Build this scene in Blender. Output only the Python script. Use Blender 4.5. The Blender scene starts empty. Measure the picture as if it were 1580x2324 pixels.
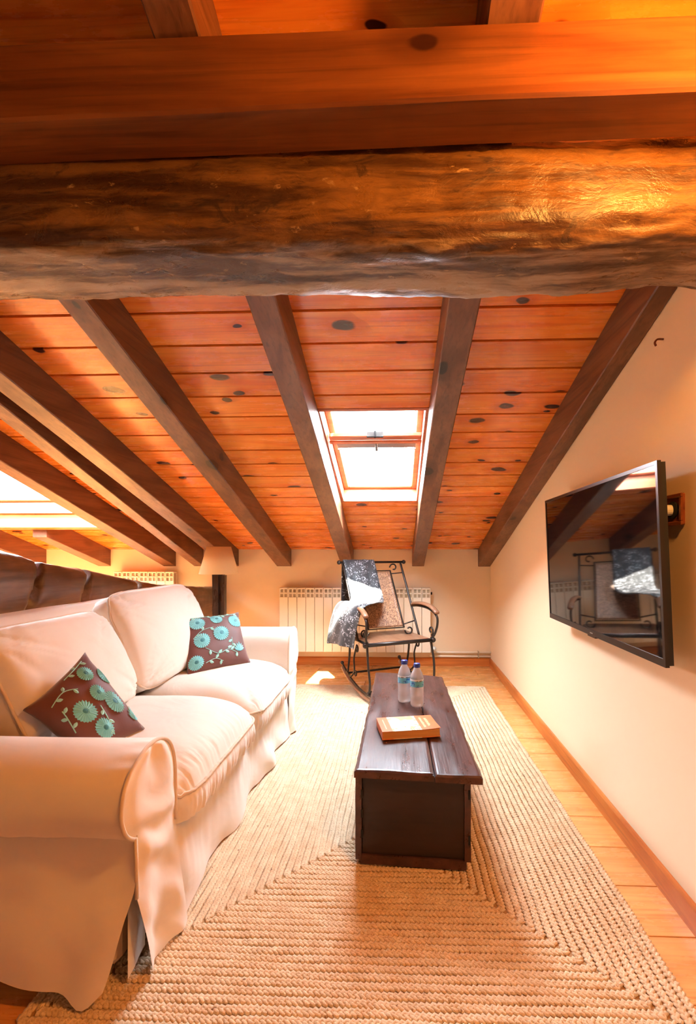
import bpy, math, random
import numpy as np
from mathutils import Vector, Matrix, noise

random.seed(7)
SC = bpy.context.scene
COL = SC.collection

# ------------------------------------------------------------------ camera
F_PX, PX, PY, YAW, EYE = 1050.0, 861.0, 1255.0, math.radians(2.15), 1.03
cam_d = bpy.data.cameras.new('camera')
cam_d.sensor_fit = 'HORIZONTAL'
cam_d.sensor_width = 36.0
cam_d.lens = 36.0 * F_PX / 1580.0
cam_d.shift_x = -(PX - 790.0) / 1580.0
cam_d.shift_y = (PY - 1162.0) / 1580.0
cam_d.clip_start = 0.02
cam = bpy.data.objects.new('camera', cam_d)
cam.location = (0, 0, EYE)
cam.rotation_euler = (math.pi / 2, 0, YAW)
COL.objects.link(cam)
SC.camera = cam

# ------------------------------------------------------------------ world, sun, exposure
world = bpy.data.worlds.new('World')
SC.world = world
world.use_nodes = True
bg = world.node_tree.nodes['Background']
bg.inputs['Color'].default_value = (0.74, 0.87, 1.0, 1)
bg.inputs['Strength'].default_value = 58.0

sun_d = bpy.data.lights.new('sun', 'SUN')
sun_d.energy = 60.0
sun_d.angle = math.radians(0.6)
sun_d.color = (1.0, 0.94, 0.84)
sun = bpy.data.objects.new('sun', sun_d)
sun.rotation_euler = Vector((-0.25, 0.585, -1.0)).to_track_quat('-Z', 'Y').to_euler()
sun.location = (0.6, 0.5, 6)
COL.objects.link(sun)

SC.view_settings.view_transform = 'Standard'
SC.view_settings.look = 'None'
SC.view_settings.gamma = 1.0
SC.view_settings.use_curve_mapping = False
SC.view_settings.exposure = 1.0
SC.cycles.adaptive_threshold = 0.03
SC.cycles.max_bounces = 6
SC.cycles.diffuse_bounces = 3
SC.cycles.glossy_bounces = 3
SC.cycles.transmission_bounces = 5
SC.cycles.transparent_max_bounces = 6
LAMP_POWER = 24.0
LAMP_COL = (1.0, 0.41, 0.08)

# ------------------------------------------------------------------ roof constants
K = 0.31
ANG = math.atan(K)
CA, SA = math.cos(ANG), math.sin(ANG)
YB, ZB = 4.25, 1.062            # roof boards meet the back wall here
RAFT = 0.155                    # vertical depth of a rafter
def roof_z(y): return ZB + K * (YB - y)
def wall_x(y): return 0.815 + (y - 1.27) * 0.0134
XL, YR = -4.25, -4.4            # wall on the far left, wall behind the camera

# ------------------------------------------------------------------ node helpers
def new_mat(name):
    m = bpy.data.materials.new(name)
    m.use_nodes = True
    nt = m.node_tree
    for n in list(nt.nodes): nt.nodes.remove(n)
    return m, nt
def nd(nt, typ, ins=None, **props):
    n = nt.nodes.new(typ)
    for k, v in props.items(): setattr(n, k, v)
    for k, v in (ins or {}).items():
        s = n.inputs[k]
        if isinstance(v, bpy.types.NodeSocket): nt.links.new(v, s)
        else: s.default_value = v
    return n
def c4(c): return (c[0], c[1], c[2], 1.0)
def srgb(r, g, b):
    f = lambda v: (v / 255 / 12.92) if v / 255 <= 0.04045 else ((v / 255 + 0.055) / 1.055) ** 2.4
    return (f(r), f(g), f(b))
def mixc(nt, fac, a, b, mode='MIX'):
    n = nt.nodes.new('ShaderNodeMix'); n.data_type = 'RGBA'; n.blend_type = mode
    for idx, v in ((0, fac), (6, a), (7, b)):
        if isinstance(v, bpy.types.NodeSocket): nt.links.new(v, n.inputs[idx])
        else: n.inputs[idx].default_value = v if idx == 0 else c4(v)
    return n.outputs[2]
def mth(nt, op, a, b=0.0, c=None, clamp=False):
    n = nt.nodes.new('ShaderNodeMath'); n.operation = op; n.use_clamp = clamp
    for i, v in enumerate((a, b, c)):
        if v is None: continue
        if isinstance(v, bpy.types.NodeSocket): nt.links.new(v, n.inputs[i])
        else: n.inputs[i].default_value = v
    return n.outputs[0]
def mrange(nt, v, a, b, c=0.0, d=1.0):
    n = nd(nt, 'ShaderNodeMapRange', {0: v, 1: a, 2: b, 3: c, 4: d})
    n.interpolation_type = 'SMOOTHSTEP'
    return n.outputs[0]
def coords(nt, scale=(1, 1, 1), rnd=True, kind='Object'):
    tc = nd(nt, 'ShaderNodeTexCoord')
    v = tc.outputs[kind]
    if rnd:
        oi = nd(nt, 'ShaderNodeObjectInfo')
        w = nd(nt, 'ShaderNodeVectorMath', {0: (31.0, 17.0, 53.0)}, operation='SCALE')
        nt.links.new(oi.outputs['Random'], w.inputs['Scale'])
        v = nd(nt, 'ShaderNodeVectorMath', {0: v, 1: w.outputs[0]}, operation='ADD').outputs[0]
    return nd(nt, 'ShaderNodeMapping', {'Vector': v, 'Scale': scale}).outputs[0]
def noise_t(nt, vec, scale, detail=4.0, rough=0.55, dist=0.0):
    return nd(nt, 'ShaderNodeTexNoise', {'Vector': vec, 'Scale': scale, 'Detail': detail, 'Roughness': rough, 'Distortion': dist}).outputs[0]
def finish(nt, color, rough, bump=None, bstr=0.3, bdist=0.002, metallic=0.0, coat=0.0, spec=0.5, sheen=0.0, **extra):
    b = nd(nt, 'ShaderNodeBsdfPrincipled')
    for k, v in (('Base Color', color), ('Roughness', rough), ('Metallic', metallic), ('Coat Weight', coat),
                 ('Specular IOR Level', spec), ('Sheen Weight', sheen)):
        if isinstance(v, bpy.types.NodeSocket): nt.links.new(v, b.inputs[k])
        elif k == 'Base Color': b.inputs[k].default_value = c4(v)
        else: b.inputs[k].default_value = v
    for k, v in extra.items(): b.inputs[k].default_value = v
    if bump is not None:
        bp = nd(nt, 'ShaderNodeBump', {'Height': bump, 'Strength': bstr, 'Distance': bdist})
        nt.links.new(bp.outputs[0], b.inputs['Normal'])
    o = nd(nt, 'ShaderNodeOutputMaterial')
    nt.links.new(b.outputs[0], o.inputs[0])
    return b

def plain(name, col, rough=0.5, bump_scale=0, bstr=0.2, var=0.06, **kw):
    m, nt = new_mat(name)
    v = coords(nt, rnd=False)
    n = noise_t(nt, v, bump_scale or 6.0, 5.0)
    colr = mixc(nt, n, tuple(c * (1 - var) for c in col), tuple(min(1, c * (1 + var)) for c in col))
    finish(nt, colr, rough, n if bump_scale else None, bstr, **kw)
    return m

def wood(name, light, mid, dark, axis=0, rough=0.35, knots=0.0, coat=0.0, bstr=0.25, fine=1.0, vary=0.25, knot_col=None, kscale=(1.9, 6.5), wear=0.0, wearcol=(0.6, 0.5, 0.4), spec=0.5, kflat=None, rvar=0.15):
    m, nt = new_mat(name)
    def sc(l, t):
        s = [t, t, t]; s[axis] = l
        return tuple(s)
    v1 = coords(nt, sc(0.9, 9.0))
    n1 = noise_t(nt, v1, 1.6, 4.0, 0.55, 0.9)
    v2 = coords(nt, sc(2.5, 90.0 * fine))
    n2 = noise_t(nt, v2, 1.0, 3.0, 0.6, 0.2)
    col = mixc(nt, mrange(nt, n1, 0.30, 0.72), light, mid)
    col = mixc(nt, mth(nt, 'MULTIPLY', mrange(nt, n2, 0.45, 0.8), 0.55), col, dark)
    if knots > 0:
        s = [kscale[1]] * 3; s[axis] = kscale[0]
        if kflat is not None: s[kflat] = 0.0
        vk = coords(nt, tuple(s))
        wob = nd(nt, 'ShaderNodeTexNoise', {'Vector': vk, 'Scale': 1.3, 'Detail': 2.0})
        vk2 = nd(nt, 'ShaderNodeVectorMath', {0: vk, 1: nd(nt, 'ShaderNodeVectorMath', {0: wob.outputs[1], 'Scale': 0.35}, operation='SCALE').outputs[0]}, operation='ADD').outputs[0]
        vo = nd(nt, 'ShaderNodeTexVoronoi', {'Vector': vk2, 'Scale': 1.0}, feature='F1', voronoi_dimensions='2D' if kflat is not None else '3D')
        rsel = nd(nt, 'ShaderNodeSeparateColor', {0: vo.outputs['Color']})
        on = mth(nt, 'GREATER_THAN', rsel.outputs[0], 1.0 - knots)
        size = mth(nt, 'MULTIPLY_ADD', rsel.outputs[1], 0.13, 0.07)
        rel = mth(nt, 'DIVIDE', vo.outputs['Distance'], size)
        halo = mth(nt, 'MULTIPLY', mth(nt, 'MULTIPLY', mrange(nt, rel, 3.2, 0.9), on), 0.55)
        core = mth(nt, 'MULTIPLY', mrange(nt, rel, 1.05, 0.75), on)
        col = mixc(nt, halo, col, mid)
        col = mixc(nt, mth(nt, 'MULTIPLY', halo, 0.6), col, dark)
        col = mixc(nt, core, col, knot_col or dark)
    oi = nd(nt, 'ShaderNodeObjectInfo')
    bright = mth(nt, 'MULTIPLY_ADD', oi.outputs['Random'], vary, 1.0 - vary / 2)
    hsv = nd(nt, 'ShaderNodeHueSaturation', {'Value': bright, 'Color': col})
    col = hsv.outputs[0]
    if wear > 0:
        nw = noise_t(nt, coords(nt, sc(6, 14)), 1.0, 6.0, 0.7)
        col = mixc(nt, mth(nt, 'MULTIPLY', mrange(nt, nw, 0.62, 0.70), wear), col, wearcol)
    rr = mth(nt, 'MULTIPLY_ADD', mth(nt, 'SUBTRACT', noise_t(nt, coords(nt, sc(5, 22)), 1.0, 5.0, 0.7), 0.5), rvar * 2, rough, clamp=True)
    finish(nt, col, rr, n2, bstr, 0.0015, coat=coat, spec=spec)
    return m

# ------------------------------------------------------------------ mesh helpers
def world_loc(o):
    p = Vector((0, 0, 0))
    while o is not None:
        p = p + o.location
        o = o.parent
    return p
class MB:
    def __init__(self):
        self.v, self.f = [], []
    def add(self, vs, fs):
        b = len(self.v)
        self.v += [tuple(p) for p in vs]
        self.f += [tuple(b + i for i in f) for f in fs]
        return self
    def box(self, x0, x1, y0, y1, z0, z1, bev=0.0):
        if bev <= 0:
            vs = [(x, y, z) for x in (x0, x1) for y in (y0, y1) for z in (z0, z1)]
            fs = [(0, 1, 3, 2), (4, 6, 7, 5), (0, 4, 5, 1), (2, 3, 7, 6), (0, 2, 6, 4), (1, 5, 7, 3)]
            return self.add(vs, fs)
        b = min(bev, (x1 - x0) * .49, (y1 - y0) * .49, (z1 - z0) * .49)
        vs, idx = [], {}
        for ix, X in ((0, (x0, x0 + b)), (1, (x1, x1 - b))):
            for iy, Y in ((0, (y0, y0 + b)), (1, (y1, y1 - b))):
                for iz, Z in ((0, (z0, z0 + b)), (1, (z1, z1 - b))):
                    idx[ix, iy, iz, 0] = len(vs); vs.append((X[0], Y[1], Z[1]))
                    idx[ix, iy, iz, 1] = len(vs); vs.append((X[1], Y[0], Z[1]))
                    idx[ix, iy, iz, 2] = len(vs); vs.append((X[1], Y[1], Z[0]))
        fs = []
        for s in (0, 1):
            fs.append([idx[s, 0, 0, 0], idx[s, 0, 1, 0], idx[s, 1, 1, 0], idx[s, 1, 0, 0]][::(1 if s == 0 else -1)])
            fs.append([idx[0, s, 0, 1], idx[1, s, 0, 1], idx[1, s, 1, 1], idx[0, s, 1, 1]][::(1 if s == 0 else -1)])
            fs.append([idx[0, 0, s, 2], idx[0, 1, s, 2], idx[1, 1, s, 2], idx[1, 0, s, 2]][::(1 if s == 0 else -1)])
        for a in (0, 1):
            for c in (0, 1):
                fs.append((idx[a, c, 0, 0], idx[a, c, 0, 1], idx[a, c, 1, 1], idx[a, c, 1, 0]))
                fs.append((idx[a, 0, c, 0], idx[a, 0, c, 2], idx[a, 1, c, 2], idx[a, 1, c, 0]))
                fs.append((idx[0, a, c, 1], idx[0, a, c, 2], idx[1, a, c, 2], idx[1, a, c, 1]))
                for d in (0, 1):
                    fs.append((idx[a, c, d, 0], idx[a, c, d, 1], idx[a, c, d, 2]))
        return self.add(vs, fs)
    def tube(self, pts, r, n=8, closed=False, flat=1.0, cap=True):
        pts = [Vector(p) for p in pts]
        rs = r if isinstance(r, (list, tuple)) else [r] * len(pts)
        m = len(pts)
        rings, up = [], None
        for i, p in enumerate(pts):
            a = pts[(i - 1) % m] if (closed or i > 0) else pts[i]
            b = pts[(i + 1) % m] if (closed or i < m - 1) else pts[i]
            t = (b - a)
            if t.length < 1e-9: t = Vector((0, 0, 1))
            t.normalize()
            if up is None:
                up = Vector((0, 0, 1)) if abs(t.z) < 0.9 else Vector((1, 0, 0))
            side = t.cross(up)
            if side.length < 1e-6: side = t.orthogonal()
            side.normalize()
            up = side.cross(t).normalized()
            rings.append([p + side * (math.cos(q) * rs[i]) + up * (math.sin(q) * rs[i] * flat) for q in [2 * math.pi * k / n for k in range(n)]])
        vs = [v for ring in rings for v in ring]
        fs = []
        for i in range(m if closed else m - 1):
            j = (i + 1) % m
            for k in range(n):
                l = (k + 1) % n
                fs.append((i * n + k, i * n + l, j * n + l, j * n + k))
        if cap and not closed:
            fs.append(tuple(range(n))[::-1])
            fs.append(tuple((m - 1) * n + k for k in range(n)))
        return self.add(vs, fs)
    def lathe(self, prof, center=(0, 0, 0), n=20):
        cx, cy, cz = center
        vs = [(cx + r * math.cos(2 * math.pi * k / n), cy + r * math.sin(2 * math.pi * k / n), cz + z) for r, z in prof for k in range(n)]
        fs = []
        for i in range(len(prof) - 1):
            for k in range(n):
                l = (k + 1) % n
                fs.append((i * n + k, i * n + l, (i + 1) * n + l, (i + 1) * n + k))
        fs.append(tuple(range(n))[::-1])
        fs.append(tuple((len(prof) - 1) * n + k for k in range(n)))
        return self.add(vs, fs)
    def ball(self, c, r, n=10, m=6, sz=1.0):
        prof = [(max(1e-4, r * math.sin(math.pi * i / m)), -r * sz * math.cos(math.pi * i / m)) for i in range(m + 1)]
        return self.lathe(prof, c, n)
    def grid(self, fn, nu, nv, flip=False):
        vs = [fn(i / nu, j / nv) for i in range(nu + 1) for j in range(nv + 1)]
        fs = []
        for i in range(nu):
            for j in range(nv):
                a = i * (nv + 1) + j
                q = (a, a + 1, a + nv + 2, a + nv + 1)
                fs.append(q[::-1] if flip else q)
        return self.add(vs, fs)
    def prism(self, poly, ext, axis=0):
        # poly in the two other axes, extruded along axis from ext[0] to ext[1]
        n = len(poly)
        def P(e, p):
            return {0: (e, p[0], p[1]), 1: (p[0], e, p[1]), 2: (p[0], p[1], e)}[axis]
        vs = [P(ext[0], p) for p in poly] + [P(ext[1], p) for p in poly]
        fs = [tuple(range(n))[::-1], tuple(range(n, 2 * n))]
        fs += [(i, (i + 1) % n, n + (i + 1) % n, n + i) for i in range(n)]
        return self.add(vs, fs)
    def build(self, name, mat, parent=None, local=False, smooth=False, thick=0.0, sub=0, origin=None, weld=False):
        me = bpy.data.meshes.new(name)
        vs = self.v
        loc = Vector((0, 0, 0))
        if parent is None and origin is None and not local:
            xs = list(zip(*vs))
            origin = ((min(xs[0]) + max(xs[0])) / 2, (min(xs[1]) + max(xs[1])) / 2, min(xs[2]))
        if parent is not None and not local:
            off = world_loc(parent)
            vs = [(p[0] - off.x, p[1] - off.y, p[2] - off.z) for p in vs]
        elif origin is not None:
            loc = Vector(origin)
            vs = [(p[0] - loc.x, p[1] - loc.y, p[2] - loc.z) for p in vs]
        me.from_pydata(vs, [], self.f)
        me.update()
        if smooth: me.polygons.foreach_set('use_smooth', [True] * len(me.polygons))
        import bmesh
        bm = bmesh.new(); bm.from_mesh(me)
        if weld: bmesh.ops.remove_doubles(bm, verts=bm.verts, dist=1e-5)
        bmesh.ops.recalc_face_normals(bm, faces=bm.faces)
        bm.to_mesh(me); bm.free()
        me.materials.append(mat)
        o = bpy.data.objects.new(name, me)
        COL.objects.link(o)
        o.location = loc
        if parent is not None: o.parent = parent
        if thick:
            s = o.modifiers.new('thickness', 'SOLIDIFY'); s.thickness = thick; s.offset = 0
        if sub:
            s = o.modifiers.new('smooth', 'SUBSURF'); s.levels = sub; s.render_levels = sub
        return o
def tag(o, label=None, cat=None, group=None, kind=None):
    if label: o['label'] = label
    if cat: o['category'] = cat
    if group: o['group'] = group
    if kind: o['kind'] = kind
    return o
def empty(name, loc, label=None, cat=None, group=None, kind=None, rot=(0, 0, 0)):
    o = bpy.data.objects.new(name, None)
    o.empty_display_size = 0.1
    o.location = loc; o.rotation_euler = rot
    COL.objects.link(o)
    return tag(o, label, cat, group, kind)
def fbm(x, y, z=0.0): return noise.noise(Vector((x, y, z)))
def lerp(a, b, t): return a + (b - a) * t
def smooth_path(pts, n=6, closed=False):
    P = [Vector(p) for p in pts]
    m = len(P); out = []
    rng = range(m if closed else m - 1)
    for i in rng:
        g = lambda j: P[j % m] if closed else P[max(0, min(m - 1, j))]
        p0, p1, p2, p3 = g(i - 1), g(i), g(i + 1), g(i + 2)
        for k in range(n):
            t = k / n
            out.append(0.5 * ((2 * p1) + (p2 - p0) * t + (2 * p0 - 5 * p1 + 4 * p2 - p3) * t * t + (3 * p1 - p0 - 3 * p2 + p3) * t ** 3))
    if not closed: out.append(P[-1])
    return out
def scroll(c, r0, r1, a0, turns, n=22, plane='yz'):
    out = []
    for i in range(n + 1):
        t = i / n; a = a0 + turns * 2 * math.pi * t; r = lerp(r0, r1, t)
        d = (r * math.cos(a), r * math.sin(a))
        out.append((c[0], c[1] + d[0], c[2] + d[1]) if plane == 'yz' else (c[0] + d[0], c[1], c[2] + d[1]))
    return out

# ------------------------------------------------------------------ materials
M = {}
M['board'] = wood('varnished_pine', srgb(250, 152, 58), srgb(236, 118, 38), srgb(176, 66, 18), 0, 0.26, knots=0.45, coat=0.18, knot_col=srgb(74, 30, 16), vary=0.22, bstr=0.08, kscale=(4.4, 7.6), kflat=2)
M['deck'] = wood('pine_deck', srgb(70, 34, 18), srgb(56, 26, 14), srgb(36, 16, 8), 0, 0.6)
M['rafter'] = wood('stained_rafter', srgb(126, 82, 56), srgb(96, 56, 37), srgb(50, 28, 18), 1, 0.42, knots=0.5, knot_col=srgb(36, 20, 12), bstr=0.35, kscale=(3.0, 6.0), vary=0.2)
M['beam'] = wood('stained_beam', srgb(136, 80, 38), srgb(102, 54, 24), srgb(50, 25, 11), 0, 0.34, knots=0.12, knot_col=srgb(52, 24, 12), bstr=0.3, kscale=(4.0, 8.0))
M['log'] = None
M['brace'] = wood('old_brace', srgb(118, 88, 68), srgb(86, 60, 46), srgb(42, 29, 22), 1, 0.36, knots=0.4, knot_col=srgb(24, 14, 10), bstr=0.9, kscale=(4.0, 7.0), wear=0.3, wearcol=srgb(160, 130, 108), fine=0.5)
M['plank'] = wood('floor_plank', srgb(236, 172, 100), srgb(222, 148, 78), srgb(176, 104, 50), 0, 0.26, knots=0.10, coat=0.15, knot_col=srgb(130, 72, 40), kscale=(2.2, 6.0), kflat=2, vary=0.12, bstr=0.06)
M['skirting'] = wood('skirting_wood', srgb(216, 132, 62), srgb(186, 98, 40), srgb(130, 60, 22), 0, 0.35, bstr=0.08, vary=0.05)
M['skirting_y'] = wood('skirting_wood_long', srgb(216, 132, 62), srgb(186, 98, 40), srgb(130, 60, 22), 1, 0.35, bstr=0.08, vary=0.05)
M['frame'] = wood('window_pine', srgb(206, 120, 78), srgb(180, 92, 56), srgb(130, 60, 34), 0, 0.4, vary=0.05, bstr=0.1)
M['chest'] = wood('dark_chest', srgb(84, 50, 42), srgb(60, 34, 28), srgb(30, 18, 15), 1, 0.34, knots=0.1, knot_col=srgb(20, 10, 8), kscale=(4.0, 8.0), bstr=0.9, fine=0.5, wear=0.22, wearcol=srgb(150, 118, 104), coat=0.1, vary=0.08, rvar=0.3)
M['chest_end'] = wood('dark_chest_end', srgb(46, 28, 23), srgb(35, 21, 17), srgb(18, 11, 9), 0, 0.4, bstr=0.4, fine=0.6, vary=0.05)
M['wall'] = plain('cream_plaster', srgb(244, 217, 182), 0.75, 40.0, 0.04, 0.015)
M['iron'] = plain('wrought_iron', srgb(58, 50, 46), 0.36, 60.0, 0.2, 0.15, metallic=0.7)
M['black'] = plain('black_gap', (0.006, 0.005, 0.005), 0.8)
M['rad'] = plain('radiator_enamel', srgb(246, 236, 216), 0.32, 0, 0, 0.02)
M['rad_in'] = plain('radiator_core', srgb(188, 168, 138), 0.6)
M['pipe'] = plain('pipe_enamel', srgb(240, 226, 206), 0.3)
M['tvb'] = plain('tv_bezel', srgb(52, 46, 44), 0.3, metallic=0.5)
M['screen'] = plain('tv_screen', (0.006, 0.006, 0.007), 0.04, spec=0.9)
M['tvback'] = plain('tv_back', (0.01, 0.01, 0.01), 0.5)
M['silver'] = plain('silver_mark', (0.6, 0.6, 0.6), 0.3, metallic=0.8)
M['plate'] = wood('socket_plate', srgb(150, 84, 48), srgb(116, 58, 30), srgb(70, 34, 18), 1, 0.35)
M['white'] = plain('white_plastic', (0.8, 0.78, 0.74), 0.35)
M['shade'] = None
M['dark'] = wood('dark_post', srgb(62, 40, 30), srgb(44, 27, 20), srgb(22, 13, 10), 2, 0.3, bstr=0.5, vary=0.05)
M['armwood'] = wood('arm_wood', srgb(150, 104, 76), srgb(112, 70, 48), srgb(60, 36, 26), 1, 0.35, wear=0.3, wearcol=srgb(200, 170, 140))
M['leather'] = None

def old_log():
    m, nt = new_mat('old_log')
    v = coords(nt, (0.7, 6, 6), rnd=False)
    n1 = noise_t(nt, v, 3.0, 6.0, 0.65, 0.35)
    n2 = noise_t(nt, coords(nt, (3, 40, 40), rnd=False), 1.0, 4.0, 0.6, 0.4)
    n3 = noise_t(nt, coords(nt, (.5, 1, 1), rnd=False), 34.0, 5.0, 0.7, 0.3)
    n4 = noise_t(nt, coords(nt, (1, 2, 2), rnd=False), 9.0, 5.0, 0.7, 0.8)
    a = mixc(nt, mrange(nt, n1, 0.38, 0.62), srgb(134, 92, 46), srgb(70, 43, 22))
    a = mixc(nt, mth(nt, 'MULTIPLY', mrange(nt, n2, 0.48, 0.7), 0.6), a, srgb(44, 25, 14))
    a = mixc(nt, mth(nt, 'MULTIPLY', mrange(nt, n4, 0.57, 0.66), 0.7), a, srgb(40, 23, 14))
    a = mixc(nt, mth(nt, 'MULTIPLY', mrange(nt, n3, 0.62, 0.70), 0.7), a, srgb(186, 150, 104))
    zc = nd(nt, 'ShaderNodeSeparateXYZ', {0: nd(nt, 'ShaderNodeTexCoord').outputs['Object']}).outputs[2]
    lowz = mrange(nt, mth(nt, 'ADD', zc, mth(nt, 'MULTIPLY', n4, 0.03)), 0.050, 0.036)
    a = mixc(nt, mth(nt, 'MULTIPLY', lowz, mrange(nt, n1, 0.62, 0.40)), a, srgb(164, 142, 118))  # pale worn patches low down, with skylight on the underside painted into the colour
    h = mth(nt, 'ADD', mth(nt, 'MULTIPLY', n3, 0.6), mth(nt, 'ADD', mth(nt, 'MULTIPLY', n2, 0.35), n4))
    r = mrange(nt, n4, 0.3, 0.7, 0.22, 0.55)
    finish(nt, a, r, h, 0.6, 0.006)
    return m
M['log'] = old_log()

def fabric(name, col, weave=900.0, bstr=0.12, var=0.05, rough=0.9, sheen=0.25, crease=0.0):
    m, nt = new_mat(name)
    v = coords(nt, rnd=False)
    big = noise_t(nt, v, 3.0, 3.0)
    fine = noise_t(nt, v, weave, 2.0)
    colr = mixc(nt, big, tuple(c * (1 - var) for c in col), tuple(min(1.0, c * (1 + var)) for c in col))
    if crease:
        w = noise_t(nt, v, 6.0, 3.0, 0.5, 0.8)
        hgt = mth(nt, 'ADD', mth(nt, 'MULTIPLY', w, crease), mth(nt, 'MULTIPLY', fine, 0.02))
        finish(nt, colr, rough, hgt, 0.5, 0.02, sheen=sheen)
    else:
        finish(nt, colr, rough, fine, bstr, 0.001, sheen=sheen)
    return m
M['sofa'] = fabric('sofa_cotton', srgb(234, 218, 204), crease=0.5)
M['piping'] = fabric('sofa_piping', srgb(216, 192, 168))
M['cushion'] = fabric('brown_silk', srgb(104, 52, 40), 500.0, 0.25, 0.18, 0.6, 0.4)
M['turq'] = fabric('turquoise_thread', srgb(126, 206, 212), 420.0, 0.5, 0.25, 0.6, 0.3)
M['turq2'] = fabric('pale_green_thread', srgb(156, 212, 200), 420.0, 0.5, 0.25, 0.6, 0.3)
M['turqd'] = fabric('teal_thread', srgb(52, 128, 140), 420.0, 0.5, 0.25, 0.6, 0.3)

def jute():
    m, nt = new_mat('jute_braid')
    v = coords(nt, rnd=False)
    n1 = noise_t(nt, v, 260.0, 2.0)
    n2 = noise_t(nt, v, 22.0, 4.0, 0.7)
    n3 = noise_t(nt, v, 55.0, 2.0, 0.6)
    a = mixc(nt, mrange(nt, n2, 0.3, 0.7), srgb(234, 206, 172), srgb(218, 184, 146))
    a = mixc(nt, mth(nt, 'MULTIPLY', mrange(nt, n1, 0.5, 0.75), 0.5), a, srgb(176, 130, 88))
    a = mixc(nt, mth(nt, 'MULTIPLY', mrange(nt, n3, 0.70, 0.76), 0.75), a, srgb(120, 74, 46))
    finish(nt, a, 0.85, n1, 0.6, 0.002, sheen=0.1)
    return m
M['jute'] = jute()
M['jute_core'] = plain('jute_core', srgb(176, 134, 90), 0.9)

def glass_thin():
    m, nt = new_mat('window_glass')
    t = nd(nt, 'ShaderNodeBsdfTransparent', {'Color': (0.97, 0.985, 0.98, 1)})
    g = nd(nt, 'ShaderNodeBsdfGlossy', {'Roughness': 0.02})
    mx = nd(nt, 'ShaderNodeMixShader', {0: 0.06, 1: t.outputs[0], 2: g.outputs[0]})
    o = nd(nt, 'ShaderNodeOutputMaterial'); nt.links.new(mx.outputs[0], o.inputs[0])
    return m
M['glass'] = glass_thin()
def trans(name, col, tf=0.5):
    m, nt = new_mat(name)
    d = nd(nt, 'ShaderNodeBsdfDiffuse', {'Color': c4(col)})
    t = nd(nt, 'ShaderNodeBsdfTranslucent', {'Color': c4(col)})
    mx = nd(nt, 'ShaderNodeMixShader', {0: tf, 1: d.outputs[0], 2: t.outputs[0]})
    o = nd(nt, 'ShaderNodeOutputMaterial'); nt.links.new(mx.outputs[0], o.inputs[0])
    return m
M['blind'] = trans('blind_cloth', (0.9, 0.9, 0.9), 0.5)
M['shade'] = trans('lamp_shade_cloth', srgb(255, 230, 190), 0.4)
def emit(name, col, s):
    m, nt = new_mat(name)
    e = nd(nt, 'ShaderNodeEmission', {'Color': c4(col), 'Strength': s})
    o = nd(nt, 'ShaderNodeOutputMaterial'); nt.links.new(e.outputs[0], o.inputs[0])
    return m
def embossed():
    m, nt = new_mat('embossed_leather')
    v = coords(nt, rnd=False)
    n1 = noise_t(nt, v, 90.0, 3.0, 0.6, 1.5)
    n2 = noise_t(nt, v, 14.0, 3.0)
    a = mixc(nt, mrange(nt, n1, 0.42, 0.6), srgb(104, 66, 44), srgb(196, 146, 108))
    a = mixc(nt, mth(nt, 'MULTIPLY', n2, 0.5), a, srgb(150, 112, 92))
    finish(nt, a, 0.32, n1, 0.9, 0.003)
    return m
M['leather'] = embossed()
def lace():
    m, nt = new_mat('black_lace')
    v = coords(nt, rnd=False)
    n1 = noise_t(nt, v, 75.0, 3.0, 0.65, 1.2)
    n2 = noise_t(nt, v, 16.0, 2.0)
    f = mth(nt, 'MULTIPLY', mrange(nt, n1, 0.55, 0.62), mrange(nt, n2, 0.38, 0.57))
    a = mixc(nt, f, (0.012, 0.011, 0.014), (0.75, 0.74, 0.78))
    finish(nt, a, 0.55, n1, 0.5, 0.003, sheen=0.3)
    return m
M['lace'] = lace()

# ------------------------------------------------------------------ floor
floor = MB().box(XL, 1.0, YR, 4.35, -0.06, -0.014).build('floor', M['deck'])
tag(floor, kind='structure')
PW, PL, XEND = 0.19, 1.38, 0.82
floor_loc = world_loc(floor)
plank_cache = {}
row = 0
y = 0.32
while y < 4.2:
    x = -4.1 + (row * 0.47) % PL
    while x < XEND:
        xe = min(x + PL, XEND if y < 2.2 else XEND + .03)
        ye = min(y + PW, YB - .001)
        key = (round(xe - x, 3), round(ye - y, 3))
        if xe - x > .05:
            if key not in plank_cache:
                w, h = key[0] / 2 - .0012, key[1] / 2 - .0012
                p = MB().box(-w, w, -h, h, -0.012, 0.0, 0.0012).build('plank', M['plank'], None, local=True)
                plank_cache[key] = p.data
            else:
                p = bpy.data.objects.new('plank', plank_cache[key]); COL.objects.link(p)
            p.parent = floor
            p.location = Vector(((x + xe) / 2, (y + ye) / 2, 0)) - floor_loc
        x += PL
    y += PW; row += 1

# ------------------------------------------------------------------ walls
def wall_poly(pts, name, mat):
    return tag(MB().add(pts, [(0, 1, 2, 3), (4, 7, 6, 5), (0, 4, 5, 1), (1, 5, 6, 2), (2, 6, 7, 3), (3, 7, 4, 0)]).build(name, mat), kind='structure')
def side_wall(name, x0, x1, t):
    y0, y1 = YR, YB + 0.02
    a = [(x0, y0, -0.06), (x1, y1, -0.06), (x1, y1, roof_z(y1) + .03), (x0, y0, roof_z(y0) + .03)]
    wall_poly(a + [(p[0] + t, p[1], p[2]) for p in a], name, M['wall'])
side_wall('wall_right', wall_x(YR), wall_x(YB), 0.12)
side_wall('wall_left', XL, XL, -0.12)
tag(MB().box(XL - .1, 1.1, YB, YB + 0.12, -0.06, ZB + 0.02).build('wall_back', M['wall']), kind='structure')
tag(MB().box(XL - .1, 1.1, YR - .12, YR, -0.06, roof_z(YR) + .05).build('wall_front', M['wall']), kind='structure')
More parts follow.
